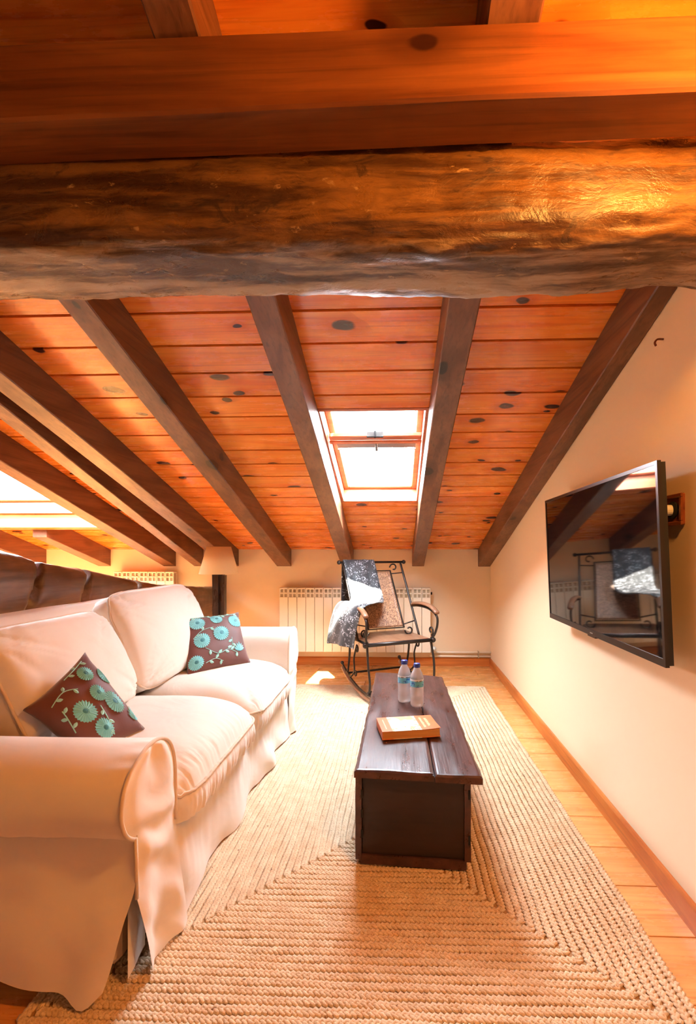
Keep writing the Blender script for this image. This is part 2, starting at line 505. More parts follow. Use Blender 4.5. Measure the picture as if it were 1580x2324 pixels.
# skirting boards
bb = MB()
x0, x1 = wall_x(0.3), wall_x(YB)
bb.add([(x0, .3, 0), (x0 - .014, .3, 0), (x0 - .014, .3, .066), (x0 - .008, .3, .074), (x0, .3, .074),
        (x1, YB, 0), (x1 - .014, YB, 0), (x1 - .014, YB, .066), (x1 - .008, YB, .074), (x1, YB, .074)],
       [(0, 1, 2, 3, 4), (9, 8, 7, 6, 5)] + [(i, 5 + i, 5 + (i + 1) % 5, (i + 1) % 5) for i in range(5)])
tag(bb.build('baseboard_right', M['skirting_y']), kind='structure')
tag(MB().prism([(YB, 0), (YB - .014, 0), (YB - .014, .066), (YB - .008, .074), (YB, .074)], (XL, wall_x(YB)), 0).build('baseboard_back', M['skirting']), kind='structure')

# ------------------------------------------------------------------ ceiling : deck with two openings + boards
def s_of(y): return (y - YB) / CA
HOLES = [(-0.385, 0.155, s_of(2.17), s_of(3.21)), (-3.20, -2.13, s_of(2.25), s_of(3.40))]
S0, S1 = s_of(YR) - .1, 0.12
deck = MB()
def strips(x0, x1, blocked):
    s = S0
    for a, b in sorted(blocked):
        deck.box(x0, x1, s, a, 0.02, 0.09); s = b
    deck.box(x0, x1, s, S1, 0.02, 0.09)
xs = sorted({XL - .1, 1.1, *[h[0] for h in HOLES], *[h[1] for h in HOLES]})
for a, b in zip(xs[:-1], xs[1:]):
    strips(a, b, [(h[2], h[3]) for h in HOLES if h[0] <= a + 1e-6 and h[1] >= b - 1e-6])
ceiling = deck.build('ceiling', M['deck'], local=True)
ceiling.location = (0, YB, ZB); ceiling.rotation_euler = (-ANG, 0, 0)
tag(ceiling, kind='structure')
PITCH = 0.152 / CA
sref = s_of(1.612)
rows = []
k = -30
while True:
    s = sref + k * PITCH
    if s > 0: break
    if s > s_of(0.30): rows.append(s)
    k += 1
bays = [-3.95, -3.32, -2.745, -2.12, -1.64, -1.03, -0.43, 0.20, 0.90]
cache = {}
def board(x0, x1, sa, sb):
    key = (round(x1 - x0, 4), round(sb - sa, 4))
    if key not in cache:
        w, h = x1 - x0, sb - sa
        vs = [(-w / 2, -h / 2 + .006, 0), (w / 2, -h / 2 + .006, 0), (w / 2, h / 2 - .006, 0), (-w / 2, h / 2 - .006, 0),
              (-w / 2, -h / 2 + .0038, .006), (w / 2, -h / 2 + .0038, .006), (w / 2, h / 2 - .0038, .006), (-w / 2, h / 2 - .0038, .006),
              (-w / 2, -h / 2 + .0038, .018), (w / 2, -h / 2 + .0038, .018), (w / 2, h / 2 - .0038, .018), (-w / 2, h / 2 - .0038, .018)]
        fs = [(3, 2, 1, 0), (8, 9, 10, 11)]
        for o in (0, 4):
            fs += [(o + i, o + (i + 1) % 4, o + 4 + (i + 1) % 4, o + 4 + i) for i in range(4)]
        me = bpy.data.meshes.new('board'); me.from_pydata(vs, [], fs); me.materials.append(M['board'])
        cache[key] = me
    o = bpy.data.objects.new('board', cache[key]); COL.objects.link(o)
    o.parent = ceiling
    o.location = ((x0 + x1) / 2, (sa + sb) / 2, 0)
for sa in rows:
    sb = min(sa + PITCH, 0.0)
    if sb - sa < .02: continue
    for x0, x1 in zip(bays[:-1], bays[1:]):
        segs = [(x0, x1, sa, sb)]
        for h in HOLES:
            out = []
            for (a, b, c, d) in segs:
                if b <= h[0] or a >= h[1] or d <= h[2] or c >= h[3]:
                    out.append((a, b, c, d)); continue
                if h[0] - a > .02: out.append((a, h[0], c, d))
                if b - h[1] > .02: out.append((h[1], b, c, d))
                aa, ab = max(a, h[0]), min(b, h[1])
                if h[2] - c > .015: out.append((aa, ab, c, h[2]))
                if d - h[3] > .015: out.append((aa, ab, h[3], d))
            segs = out
        for sg in segs: board(*sg)

# ------------------------------------------------------------------ rafters
def rafter(name, xa_near, xb_near, xa_far, xb_far, y0, y1, label, mat='rafter'):
    # near end at y0, far end at y1 ; depth RAFT measured vertically
    m = MB()
    N = 14
    vs = []
    for i in range(N + 1):
        t = i / N; y = lerp(y0, y1, t)
        xa, xb = lerp(xa_near, xa_far, t), lerp(xb_near, xb_far, t)
        w = 0.002 * fbm(i * .7, xa_near * 9)
        zt, zb = roof_z(y) - 0.0005, roof_z(y) - RAFT + 0.002 * fbm(i * .9, xa_near * 5 + 3)
        c = .004
        vs += [(xa + w, y, zt), (xb + w, y, zt), (xb + w, y, zb + c), (xb + w - c, y, zb), (xa + w + c, y, zb), (xa + w, y, zb + c)]
    fs = [tuple(range(6))[::-1], tuple(N * 6 + k for k in range(6))]
    for i in range(N):
        for k in range(6):
            l = (k + 1) % 6
            fs.append((i * 6 + k, i * 6 + l, (i + 1) * 6 + l, (i + 1) * 6 + k))
    m.add(vs, fs)
    return tag(m.build(name, M[mat]), label, 'beam', 'roof rafters')
YN = -0.4
def ext(n, f):   # x values measured at y=1.27 (near) and 4.25 (far) -> value at YN
    return n + (n - f) / (4.25 - 1.27) * (1.27 - YN)
def raf(xa, xb, fa, fb, label, y0=YN, y1=YB + .0):
    t = (y0 - 1.27) / (4.25 - 1.27)
    rafter('rafter', lerp(xa, fa, t), lerp(xb, fb, t), fa, fb, y0, y1, label)
raf(0.755, wall_x(1.27) - .001, 0.742, wall_x(YB) - .001, 'brown rafter running along the top of the wall that carries the television')
raf(0.156, 0.254, 0.142, 0.250, 'dark rafter edging the small skylight on its television side')
raf(-0.452, -0.362, -0.507, -0.397, 'dark rafter edging the small skylight on its sofa side')
raf(-1.03, -0.945, -1.110, -0.974, 'brown rafter midway between the small skylight and the close pair of rafters')
raf(-1.578, -1.480, -1.590, -1.468, 'wider rafter of the close pair, on the side of the small skylight')
raf(-1.690, -1.606, -1.890, -1.800, 'narrower rafter of the close pair, on the side of the large skylight')
raf(-2.125, -2.035, -2.180, -2.062, 'brown rafter edging the large skylight above the sofa back')
rafter('rafter', -2.80, -2.69, -2.805, -2.686, 3.46, YB, 'short rafter between the large skylight and the low wall')
raf(-3.36, -3.26, -3.41, -3.308, 'orange-lit rafter beyond the large skylight, above the old brace timber')

# ------------------------------------------------------------------ cross beams
m = MB()
N = 60
vs = []
for i in range(N + 1):
    t = i / N; x = lerp(-3.0, wall_x(.9) - .002, t)
    zt = roof_z(0.83) - RAFT - 0.003
    zb = 1.829 + .010 * min(.3, x) + 0.002 * fbm(x * 4, 1)
    yf, yk = 0.82 + 0.0015 * fbm(x * 5, 7), 0.918
    c = .005
    vs += [(x, yf, zt - c), (x, yf + c, zt), (x, yk, zt - .03), (x, yk, zb + c), (x, yk - c, zb), (x, yf + c, zb), (x, yf, zb + c)]
fs = [tuple(range(7)), tuple(N * 7 + k for k in range(7))[::-1]]
for i in range(N):
    for k in range(7):
        l = (k + 1) % 7
        fs.append((i * 7 + k, i * 7 + l, (i + 1) * 7 + l, (i + 1) * 7 + k))
m.add(vs, fs)
tag(m.build('purlin', M['beam']), 'squared brown beam carrying the rafters right above the rough log', 'beam')

# rough log: closed loop sections in (y,z) swept along x
m = MB()
NX, NR = 220, 64
x_a, x_b = -3.0, wall_x(1.0) - .002
def log_sec(x, a):
    # a angle 0..2pi, superellipse section
    cy = 1.037 + 0.010 * math.sin(x * 1.7)
    bot = 1.650 - 0.010 * math.exp(-((x - .25) / .35) ** 2) + 0.012 * math.exp(-((x - .62) / .10) ** 2) + .008 * fbm(x * 3.1, 2)
    top = 1.868
    cz, hz = (bot + top) / 2, (top - bot) / 2
    hy = 0.108
    ca, sa = math.cos(a), math.sin(a)
    e = 0.42
    yy = hy * math.copysign(abs(ca) ** e, ca)
    zz = hz * math.copysign(abs(sa) ** e, sa)
    rough = .006 * fbm(x * 6, a * 2.0, 1) + .0045 * fbm(x * 16, a * 6, 5) + .0030 * fbm(x * 45, a * 16, 9)
    # hewn facet boundary and splits on the face towards the camera
    fac = 0.0
    if ca < 0:
        zrel = zz / hz
        ridge = 0.05 - 0.55 * (x + .1)
        fac = .012 * (1 / (1 + math.exp(-(zrel - (-0.72 + 0.30 * x)) * 18))) - .006
        crack = math.exp(-((zrel - (0.16 - 0.20 * (x - .2))) / .035) ** 2) * (1 if x > -.1 else 0) * min(1, max(0, (x + .1) * 6))
        crack2 = math.exp(-((zrel - (0.22 - 0.10 * (x + .4))) / .04) ** 2) * max(0, 1 - ((x + .3) / .25) ** 2)
        fac -= .014 * crack + .010 * crack2
    # knot bulge on the lower edge
    kb = math.exp(-((x - .085) / .045) ** 2 - ((a - 4.15) / .35) ** 2)
    rr = 1 + (rough + fac + .016 * kb) / max(.06, math.hypot(yy, zz))
    return (x, cy + yy * rr, cz + zz * rr)
vs = [log_sec(lerp(x_a, x_b, i / NX), 2 * math.pi * k / NR) for i in range(NX + 1) for k in range(NR)]
fs = [tuple(range(NR)), tuple(NX * NR + k for k in range(NR))[::-1]]
for i in range(NX):
    for k in range(NR):
        l = (k + 1) % NR
        fs.append((i * NR + k, i * NR + l, (i + 1) * NR + l, (i + 1) * NR + k))
m.add(vs, fs)
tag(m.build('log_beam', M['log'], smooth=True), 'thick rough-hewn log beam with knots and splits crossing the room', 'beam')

# old curved brace timber behind the sofa
m = MB()
prof = [(1.20, 1.12, .80), (1.81, 1.05, .735), (2.05, .997, .72), (2.53, .918, .690), (2.90, .848, .63), (3.30, .796, .56), (3.90, .740, .45), (4.249, .715, .40)]
def pint(y, c):
    for a, b in zip(prof[:-1], prof[1:]):
        if y <= b[0]:
            t = (y - a[0]) / (b[0] - a[0]); return lerp(a[c], b[c], t)
    return prof[-1][c]
NX, NR = 320, 32
def brace_sec(y, a):
    top, bot = pint(y, 1), pint(y, 2)
    cz, hz = (top + bot) / 2, (top - bot) / 2
    ca, sa = math.cos(a), math.sin(a)
    e = .55
    xx = .10 * math.copysign(abs(ca) ** e, ca); zz = hz * math.copysign(abs(sa) ** e, sa)
    r = 1 + (.009 * fbm(y * 4, a * 2, 3) + .004 * fbm(y * 15, a * 6, 6)) / max(.05, math.hypot(xx, zz))
    if ca > 0:  # cut notches across the side that faces the room
        for yn in (2.0, 2.33, 2.80):
            r -= .50 * math.exp(-((y - yn - .05 * (zz / hz)) / .015) ** 4)
    return (-1.70 + xx * r, y, cz + zz * r)
vs = [brace_sec(lerp(1.2, 4.249, i / NX), 2 * math.pi * k / NR) for i in range(NX + 1) for k in range(NR)]
fs = [tuple(range(NR)), tuple(NX * NR + k for k in range(NR))[::-1]]
for i in range(NX):
    for k in range(NR):
        l = (k + 1) % NR
        fs.append((i * NR + k, i * NR + l, (i + 1) * NR + l, (i + 1) * NR + k))
m.add(vs, fs)
tag(m.build('brace_timber', M['brace'], smooth=True), 'dark curved old timber with notches rising from the low wall behind the sofa', 'beam')

# ------------------------------------------------------------------ skylights (children use the roof's own frame)
def roof_frame(name, x, s, kind='structure'):
    e = empty(name, (x, YB + s * CA, ZB - s * SA), kind=kind, rot=(-ANG, 0, 0))
    return e
def skylight(name, h, detail):
    x0, x1, sa, sb = h
    cx, cs = (x0 + x1) / 2, (sa + sb) / 2
    w, l = (x1 - x0) / 2, (sb - sa) / 2
    e = roof_frame(name, cx, cs)
    D = 0.125
    t = 0.018
    L = lambda b, n, mt, **kw: b.build(n, M[mt], e, local=True, **kw)
    L(MB().box(-w, -w + t, -l, l, .0, D), 'lining', 'frame')
    L(MB().box(w - t, w, -l, l, .0, D), 'lining', 'frame')
    L(MB().box(-w + t, w - t, -l, -l + t, .0, D), 'lining', 'frame')
    L(MB().box(-w + t, w - t, l - t, l, .0, D), 'lining', 'frame')
    f = 0.035
    sash = empty('sash', (0, 0, 0)); sash.parent = e
    LS = lambda b, n, mt: b.build(n, M[mt], sash, local=True)
    LS(MB().box(-w + t, -w + t + f, -l + t, l - t, D - .035, D, .004), 'stile', 'frame')
    LS(MB().box(w - t - f, w - t, -l + t, l - t, D - .035, D, .004), 'stile', 'frame')
    LS(MB().box(-w + t + f, w - t - f, -l + t, -l + t + f, D - .035, D, .004), 'rail', 'frame')
    LS(MB().box(-w + t + f, w - t - f, l - t - f, l - t, D - .035, D, .004), 'rail', 'frame')
    LS(MB().box(-w + t + f, w - t - f, -l + t + f, l - t - f, D - .012, D - .008), 'pane', 'glass')
    if detail:
        # control rail with the handle, seen across the upper third
        sr = s_of(2.50) - cs
        r = L(MB().box(-w + .022, w - .022, sr - .055, sr - .015, .030, .055, .004), 'control_rail', 'frame')
        MB().box(-.045, .045, sr - .058, sr - .05, .024, .060, .006).build('vent_flap', M['tvb'], r, local=True)
        MB().box(-.006, .006, sr - .064, sr - .05, .022, .062, .002).build('handle', M['black'], r, local=True)
        L(MB().box(-w + .020, w - .020, sr - .012, sr + .012, .024, .036, .003), 'rail_lip', 'frame')
        # drawn blind above its bottom bar
        L(MB().box(-w + .056, w - .056, -l + .03, sr + .10, .080, .082), 'blind', 'blind')
        bar = L(MB().box(-w + .045, w - .045, sr + .085, sr + .135, .070, .086, .004), 'blind_bar', 'bar')
        MB().box(-w + .045, w - .045, sr + .15, sr + .158, .072, .080).build('blind_cord_rail', M['bar'], bar, local=True)
        MB().box(-.007, .007, sr + .06, sr + .16, .062, .072, .002).build('blind_grip', M['tvb'], bar, local=True)
    # portal so the sky is sampled through the opening
    pd = bpy.data.lights.new(name + '_portal', 'AREA'); pd.shape = 'RECTANGLE'
    pd.size = 2 * w; pd.size_y = 2 * l
    pd.cycles.is_portal = True
    po = bpy.data.objects.new(name + '_portal', pd); COL.objects.link(po)
    po.parent = e; po.location = (0, 0, D + .01)
    return e
M['bar'] = plain('grey_blind_bar', srgb(120, 112, 110), 0.4, metallic=0.3)
skylight('window_1', HOLES[0], True)
skylight('window_2', HOLES[1], False)
# trimmer at the foot of the large skylight
hb = MB()
ya, yb = 3.405, 3.455
hb.add([(x, y, roof_z(y) - d) for x in (-3.285, -2.18) for (y, d) in ((ya, .0), (yb, .0), (yb, .10), (ya, .10))],
       [(0, 1, 2, 3), (7, 6, 5, 4)] + [(i, 4 + i, 4 + (i + 1) % 4, (i + 1) % 4) for i in range(4)])
tag(hb.build('trimmer', M['skirting']), 'pale trimmer beam across the foot of the large skylight', 'beam')

# ------------------------------------------------------------------ pendant lamp (just above the picture, by the squared beam)
M['bulb'] = emit('bulb_glow', LAMP_COL, 60.0)
def pendant(LX, LY, LZ, power, label):
    zc = roof_z(LY)
    pen = empty('pendant_lamp', (LX, LY, zc - .001), label, 'lamp', 'globe pendant lamps')
    MB().lathe([(.045, zc - .03), (.045, zc - .012), (.02, zc)], (LX, LY, 0), 20).build('canopy', M['iron'], pen, smooth=True)
    MB().tube([(LX, LY, zc - .02), (LX, LY, LZ + .08)], .004, 6).build('cord', M['tvb'], pen)
    MB().lathe([(.018, LZ + .05), (.02, LZ + .06), (.018, LZ + .10), (.006, LZ + .105)], (LX, LY, 0), 16).build('socket', M['iron'], pen, smooth=True)
    MB().ball((LX, LY, LZ), .045, 20, 12).build('bulb', M['bulb'], pen, smooth=True)
    pl = bpy.data.lights.new('pendant_light', 'POINT'); pl.energy = power; pl.color = LAMP_COL; pl.shadow_soft_size = 0.06
    po = bpy.data.objects.new('pendant_light', pl); COL.objects.link(po); po.parent = pen
    po.location = (0, 0, LZ - .06 - zc)
pendant(0.57, 0.49, 1.905, LAMP_POWER, 'warm bare globe pendant lamp hanging in front of the squared beam')
pendant(-2.75, 1.55, 1.42, LAMP_POWER * .5, 'warm bare globe pendant lamp hanging beyond the sofa back')

# ------------------------------------------------------------------ rug
RX0, RX1, RY0, RY1 = -0.83, 0.67, 0.965, 3.56
rug = empty('jute_rug', ((RX0 + RX1) / 2, (RY0 + RY1) / 2, 0), 'rectangular braided natural jute rug on the wooden floor', 'rug')
MB().box(RX0 + .012, RX1 - .012, RY0 + .012, RY1 - .012, 0.0005, 0.0075).build('backing', M['jute_core'], rug)
P_ = 0.0224
off = world_loc(rug)
def mesh_np(name, V, Fq, mat, parent, smooth=True):
    me = bpy.data.meshes.new(name)
    me.vertices.add(len(V)); me.vertices.foreach_set('co', V.astype(np.float32).ravel())
    me.loops.add(Fq.size); me.loops.foreach_set('vertex_index', Fq.astype(np.int32).ravel())
    me.polygons.add(len(Fq)); me.polygons.foreach_set('loop_start', np.arange(0, Fq.size, 4, dtype=np.int32))
    me.polygons.foreach_set('use_smooth', np.full(len(Fq), smooth))
    me.update(calc_edges=True); me.materials.append(mat)
    o = bpy.data.objects.new(name, me); COL.objects.link(o); o.parent = parent
    return o
nring = int((RX1 - RX0) / 2 / P_)
rg = np.random.default_rng(3)
for i in range(nring):
    d = (i + .5) * P_
    x0, x1, y0, y1 = RX0 + d, RX1 - d, RY0 + d, RY1 - d
    if x1 - x0 < .01: break
    corners = [(x0, y0), (x1, y0), (x1, y1), (x0, y1)]
    per = 2 * (x1 - x0 + y1 - y0)
    nper = max(4, int(round(per / 0.040)))
    n = nper * 6
    s = np.arange(n) / n * per
    L = np.array([x1 - x0, y1 - y0, x1 - x0, y1 - y0]); cum = np.concatenate([[0], np.cumsum(L)])
    seg = np.clip(np.searchsorted(cum, s, 'right') - 1, 0, 3)
    t = s - cum[seg]
    C = np.array(corners); Dr = np.array([(1, 0), (0, 1), (-1, 0), (0, -1)], float); Nr = np.array([(0, 1), (-1, 0), (0, -1), (1, 0)], float)
    P = C[seg] + Dr[seg] * t[:, None]
    wob = .0016 * np.sin(s * 9 + i) + .0012 * np.sin(s * 23 + 2 * i)
    Vs, Fs = [], []
    base = 0
    for kx in range(3):
        th = 2 * np.pi * nper * (s / per) + 2 * np.pi * kx / 3
        lat = .0066 * np.sin(th) + wob
        hz = .0085 + .0020 * np.sin(2 * th)
        dth = np.cos(th)
        ctr = P + Nr[seg] * lat[:, None]
        ring = []
        nc = 5
        for q in range(nc):
            a = 2 * np.pi * q / nc + .3
            off2 = Nr[seg] * (math.cos(a) * .0064)
            pt = np.concatenate([ctr + off2, (hz + math.sin(a) * .0046)[:, None]], 1)
            ring.append(pt)
        R = np.stack(ring, 1)          # n, nc, 3
        R += rg.normal(0, .0005, R.shape)
        Vs.append(R.reshape(-1, 3))
        ii = np.arange(n); jj = (ii + 1) % n
        for q in range(nc):
            r2 = (q + 1) % nc
            Fs.append(np.stack([base + ii * nc + q, base + jj * nc + q, base + jj * nc + r2, base + ii * nc + r2], 1))
        base += n * nc
    V = np.concatenate(Vs) - np.array(off)
    mesh_np('braid_row', V, np.concatenate(Fs), M['jute'], rug)

# ------------------------------------------------------------------ cushions and pillows
def pillow_surface(O, A, B, Nn, edge, p_out=6.0, prof=0.42, wr=0.0, seed=0, corner_pull=0.0, wf=6.0):
    O, A, B, Nn = Vector(O), Vector(A), Vector(B), Vector(Nn)
    def fn(u, v, side):
        # u,v in -1..1
        r = max(abs(u), abs(v))
        if r > 1e-6:
            k = (abs(u) ** p_out + abs(v) ** p_out) ** (1 / p_out)
            q = r / k
        else: q = 1
        uu, vv = u * q, v * q
        c = (1 - abs(u) ** 2.2) * (1 - abs(v) ** 2.2)
        h = edge + (1 - edge) * max(0, c) ** prof
        pull = 1 - corner_pull * (1 - (abs(u) * abs(v))) * (r ** 4)
        w = wr * fbm(u * wf + seed, v * wf, seed) * max(0, c) ** .3 + wr * .8 * fbm(u * wf * 3 + seed, v * wf * .7, seed + 4) * (1 - max(0, c)) ** 2
        return O + A * (uu * pull) + B * (vv * pull) + Nn * (side * (h + w))
    return fn
def pillow_mesh(fn, n=22, strip=True):
    m = MB()
    g = lambda side: (lambda a, b: fn(-math.cos(math.pi * a) * .5 * .0 + (2 * a - 1), 2 * b - 1, side))
    m.grid(g(1), n, n)
    m.grid(g(-1), n, n, flip=True)
    # border strip
    loop = [(2 * i / n - 1, -1) for i in range(n)] + [(1, 2 * i / n - 1) for i in range(n)] + [(1 - 2 * i / n, 1) for i in range(n)] + [(-1, 1 - 2 * i / n) for i in range(n)]
    for i in range(len(loop)):
        a, b = loop[i], loop[(i + 1) % len(loop)]
        m.add([fn(*a, 1), fn(*b, 1), fn(*b, -1), fn(*a, -1)], [(0, 1, 2, 3)])
    return m
def border(fn, side=1, n=16, lift=1.0):
    loop = [(2 * i / n - 1, -1) for i in range(n)] + [(1, 2 * i / n - 1) for i in range(n)] + [(1 - 2 * i / n, 1) for i in range(n)] + [(-1, 1 - 2 * i / n) for i in range(n)]
    return [fn(a * lift, b * lift, side) for a, b in loop]

# ------------------------------------------------------------------ sofa
SX = -0.60                       # front plane of the arms
XB_ = -1.52                      # back of the sofa
YA, YBs = 1.00, 2.79             # outer faces of the arms
sofa = empty('sofa', ((SX + XB_) / 2, (YA + YBs) / 2, 0), 'beige slipcovered two-seat sofa with rolled arms and loose back cushions', 'sofa')
arm_prof0 = [(.040, .372), (.012, .395), (-.006, .43), (-.010, .465), (.004, .512), (.042, .545), (.10, .566), (.155, .562), (.20, .538), (.228, .49), (.238, .42), (.240, .28)]
def arm(y_out, sgn, near, up):
    ap = [(p.x, p.y) for p in smooth_path([(a, b + up * max(0, (b - .37) / .2), 0) for a, b in arm_prof0], 4)]
    fy = lambda d: y_out + sgn * d
    def cover(a, b):
        x = lerp(XB_ + .05, SX - .004, b)
        i = a * (len(ap) - 1); k = min(int(i), len(ap) - 2); t = i - k
        d, z = lerp(ap[k][0], ap[k + 1][0], t), lerp(ap[k][1], ap[k + 1][1], t)
        pk = math.exp(-((z - .395) / .03) ** 2) * .007 * fbm(x * 22, 1) if a < .3 else 0
        w = .003 * fbm(x * 5, a * 6, 2) + pk
        gath = .0025 * math.sin(a * 90) * max(0, (b - .93) / .07)
        return (x, fy(d - (w if a < .4 else 0)), z + .003 * fbm(x * 3, a * 5, 8) + gath)
    MB().grid(cover, 60, 40).build('arm_cover', M['sofa'], sofa, smooth=True)
    # front of the arm: one piece of cloth from the roll down to the hem
    zk = max(range(len(ap)), key=lambda i: ap[i][1])
    outer, innr = ap[:zk + 1], ap[zk:]
    def dat(branch, z):
        for p, q in zip(branch[:-1], branch[1:]):
            lo, hi = min(p[1], q[1]), max(p[1], q[1])
            if lo <= z <= hi and hi > lo: return lerp(p[0], q[0], (z - p[1]) / (q[1] - p[1]))
        return branch[0][0] if branch is outer else branch[-1][0]
    ztop = ap[zk][1]
    def front(a, b):
        if a < .5: z = ztop - (ztop - .372) * (1 - math.cos(a * math.pi)) ** 1.0
        else: z = lerp(.372, .020, (a - .5) * 2)
        zz = max(.372, min(ztop - 1e-4, z))
        k = max(0, (.372 - z) / .352)
        d0 = dat(outer, zz) if z >= .372 else .040 + .052 * max(0, (k - .38) / .62)
        d1 = dat(innr, zz) if z >= .372 else .240 + .012 * k
        d = lerp(d0, d1, b)
        e = min(b, 1 - b, (ztop - z) / .06) * 6
        e = max(0, min(1, e))
        bul = .010 * e * (1 - k)
        fold = .0045 * math.sin(b * 13 + z * 9) * e * max(0, 1 - (ztop - z) / .16)
        diag = .0060 * fbm((b * 2.2 + z * 9) * 1.5, (b - z * 6) * .8, 4 + y_out) * e
        diag += .0055 * math.sin(z * 60 + b * 5 + 2 * fbm(b * 3, z * 6)) * e * math.exp(-((z - .34) / .09) ** 2)
        wave = .016 * k * math.sin(b * 5.5 + k * 3 + (0 if near else 2)) + .010 * math.sin(z * 40 + b * 3) * math.sin(math.pi * b) * k * (1.2 - k) + .016 * k * k
        hem = .012 * fbm(b * 4, 3 + y_out) * k * k
        return (SX - .004 + bul + fold + diag + wave, fy(d), max(.017, z + hem))
    fp = MB().grid(front, 70, 26).build('arm_front', M['sofa'], sofa, smooth=True)
    MB().tube([(SX - .002, fy(d), z) for d, z in ap if z > .29], .0050, 6).build('piping', M['piping'], fp, smooth=True)
    if near:
        MB().tube([(SX + .001, fy(.040), .375), (SX + .003, fy(.041), .30), (SX + .003, fy(.042), .235)], .0045, 6).build('piping', M['piping'], fp, smooth=True)
    # side panel below the seam
    def side(a, b):
        x = lerp(XB_, SX + .002, b)
        z = lerp(.378, .030, a)
        fl = max(0, (a - .35) / .65)
        pullx = -.058 * fl ** 1.2 * max(0, (b - .80) / .20)
        tip = math.exp(-((b - .94) / .07) ** 2)
        out = .045 - .030 * a - (.012 * a * math.sin(b * 17 + 1.0)) - .034 * fl * tip - .016 * math.sin(z * 17 - x * 8 + 1.5 * fbm(x * 3, z * 4)) * (1 - abs(2 * a - 1)) * (.35 + .65 * b) - .007 * max(0, fbm(x * 9 + z * 7, z * 3 - x * 2, 6)) * min(1, a * 5) - .006 * fbm(x * 6, z * 8, 3)
        zz = z + a * a * (.030 * (1 - tip) + .010 * math.sin(b * 14)) - .016 * tip * a * a
        return (x + pullx, fy(out), max(.017, zz))
    MB().grid(side, 40, 50).build('side_panel', M['sofa'], sofa, smooth=True)
    # folded gusset behind the slit
    def gus(a, b):
        z = lerp(.30, .03, a)
        return (SX - .030 - .012 * b, fy(lerp(.062, .16, b) + .008 * math.sin(b * 6)), z)
    MB().grid(gus, 10, 8).build('pleat', M['sofa'], sofa, smooth=True)
arm(YA, 1, True, -.004)
arm(YBs, -1, False, .032)
# inner body so nothing is hollow
MB().box(XB_ + .03, SX - .06, YA + .07, YBs - .07, .04, .30, .02).build('base', M['piping'], sofa)
# front skirt
def skirt(a, b):
    yv = lerp(1.245, 2.545, b); z = lerp(.300, .022, a)
    w = .016 * a * math.sin(b * 19 + .8) + .012 * a * fbm(b * 9, a * 2, 4) + .012 * math.sin(z * 30 + b * 22) * fbm(b * 5, 1, 2) + .006 * fbm(b * 40, a * 3, 7) * (1 - a)
    return (SX - .014 + w + .012 * a, yv, z + .008 * a * fbm(b * 14, 6))
MB().grid(skirt, 26, 150).build('front_skirt', M['sofa'], sofa, smooth=True)
# seat cushions
SPLIT = 1.905
def seat(y0, y1, sd):
    yc, hy = (y0 + y1) / 2, (y1 - y0) / 2
    x0, x1 = -1.20, -0.572
    def top(u, v):
        # u along x (back->front), v along y
        c = (1 - abs(u) ** 3.0) * (1 - abs(v) ** 5.0)
        return .355 + .118 * max(0, c) ** .45
    def fn(u, v, side):
        k = (abs(u) ** 9 + abs(v) ** 9) ** (1 / 9) if max(abs(u), abs(v)) > 0 else 1
        q = max(abs(u), abs(v)) / k if k else 1
        x = (x0 + x1) / 2 + (x1 - x0) / 2 * u * q
        yv = yc + hy * v * q * (1 - .012 * abs(u) ** 6)
        e = max(0, (u - .80) / .20)
        pk = -.016 * e * (1 - e ** 8 * .7) * max(0, .25 - abs(fbm(v * 17 + sd + e * .6, e * .8, sd))) * 4 * (.4 + .6 * max(0, fbm(v * 5, 3, sd) + .4))
        if side > 0:
            return Vector((x, yv, top(u, v) + .004 * fbm(u * 3, v * 3, sd) + pk))
        return Vector((x + .012 * e * fbm(v * 22, 2, sd), yv, .278))
    m = MB()
    n, nn = 44, 120
    m.grid(lambda a, b: fn(2 * a - 1, 2 * b - 1, 1), n, nn)
    loop = [(2 * i / n - 1, -1) for i in range(n)] + [(1, 2 * i / nn - 1) for i in range(nn)] + [(1 - 2 * i / n, 1) for i in range(n)] + [(-1, 1 - 2 * i / nn) for i in range(nn)]
    R = [[fn(a, b, 1) for a, b in loop]]
    bot = [fn(a, b, -1) for a, b in loop]
    for f_ in (.33, .66, 1.0):
        rr = []
        for i, (t_, b_) in enumerate(zip(R[0], bot)):
            p = t_.lerp(b_, f_)
            bul = .008 * math.sin(math.pi * f_) - .010 * max(0, .2 - abs(fbm(i * .62, f_ * .5, sd))) * 5 * f_ * (1.2 - f_)
            if loop[i][0] > .98: p.x += bul
            rr.append(p)
        R.append(rr)
    for j in range(3):
        for i in range(len(loop)):
            l = (i + 1) % len(loop)
            m.add([R[j][i], R[j][l], R[j + 1][l], R[j + 1][i]], [(0, 1, 2, 3)])
    o = m.build('seat_cushion', M['sofa'], sofa, smooth=True, weld=True)
    MB().tube([p + Vector((.003, 0, .002)) for p in R[0]], .0050, 6, closed=True).build('piping', M['piping'], o, smooth=True)
seat(1.245, SPLIT - .002, 1.3)
seat(SPLIT + .002, 2.545, 5.1)
# back frame with rolled top
def backf(a, b):
    yv = lerp(1.10, 2.69, b)
    prof = [(-1.30, .28), (-1.33, .60), (-1.36, .76), (-1.40, .80), (-1.46, .805), (-1.51, .77), (-1.52, .55), (-1.52, .05)]
    i = a * (len(prof) - 1); k = min(int(i), len(prof) - 2); t = i - k
    x, z = lerp(prof[k][0], prof[k + 1][0], t), lerp(prof[k][1], prof[k + 1][1], t)
    return (x, yv, z + .004 * fbm(yv * 4, a * 4))
m = MB().grid(backf, 28, 30)
m.build('back_frame', M['sofa'], sofa, smooth=True)
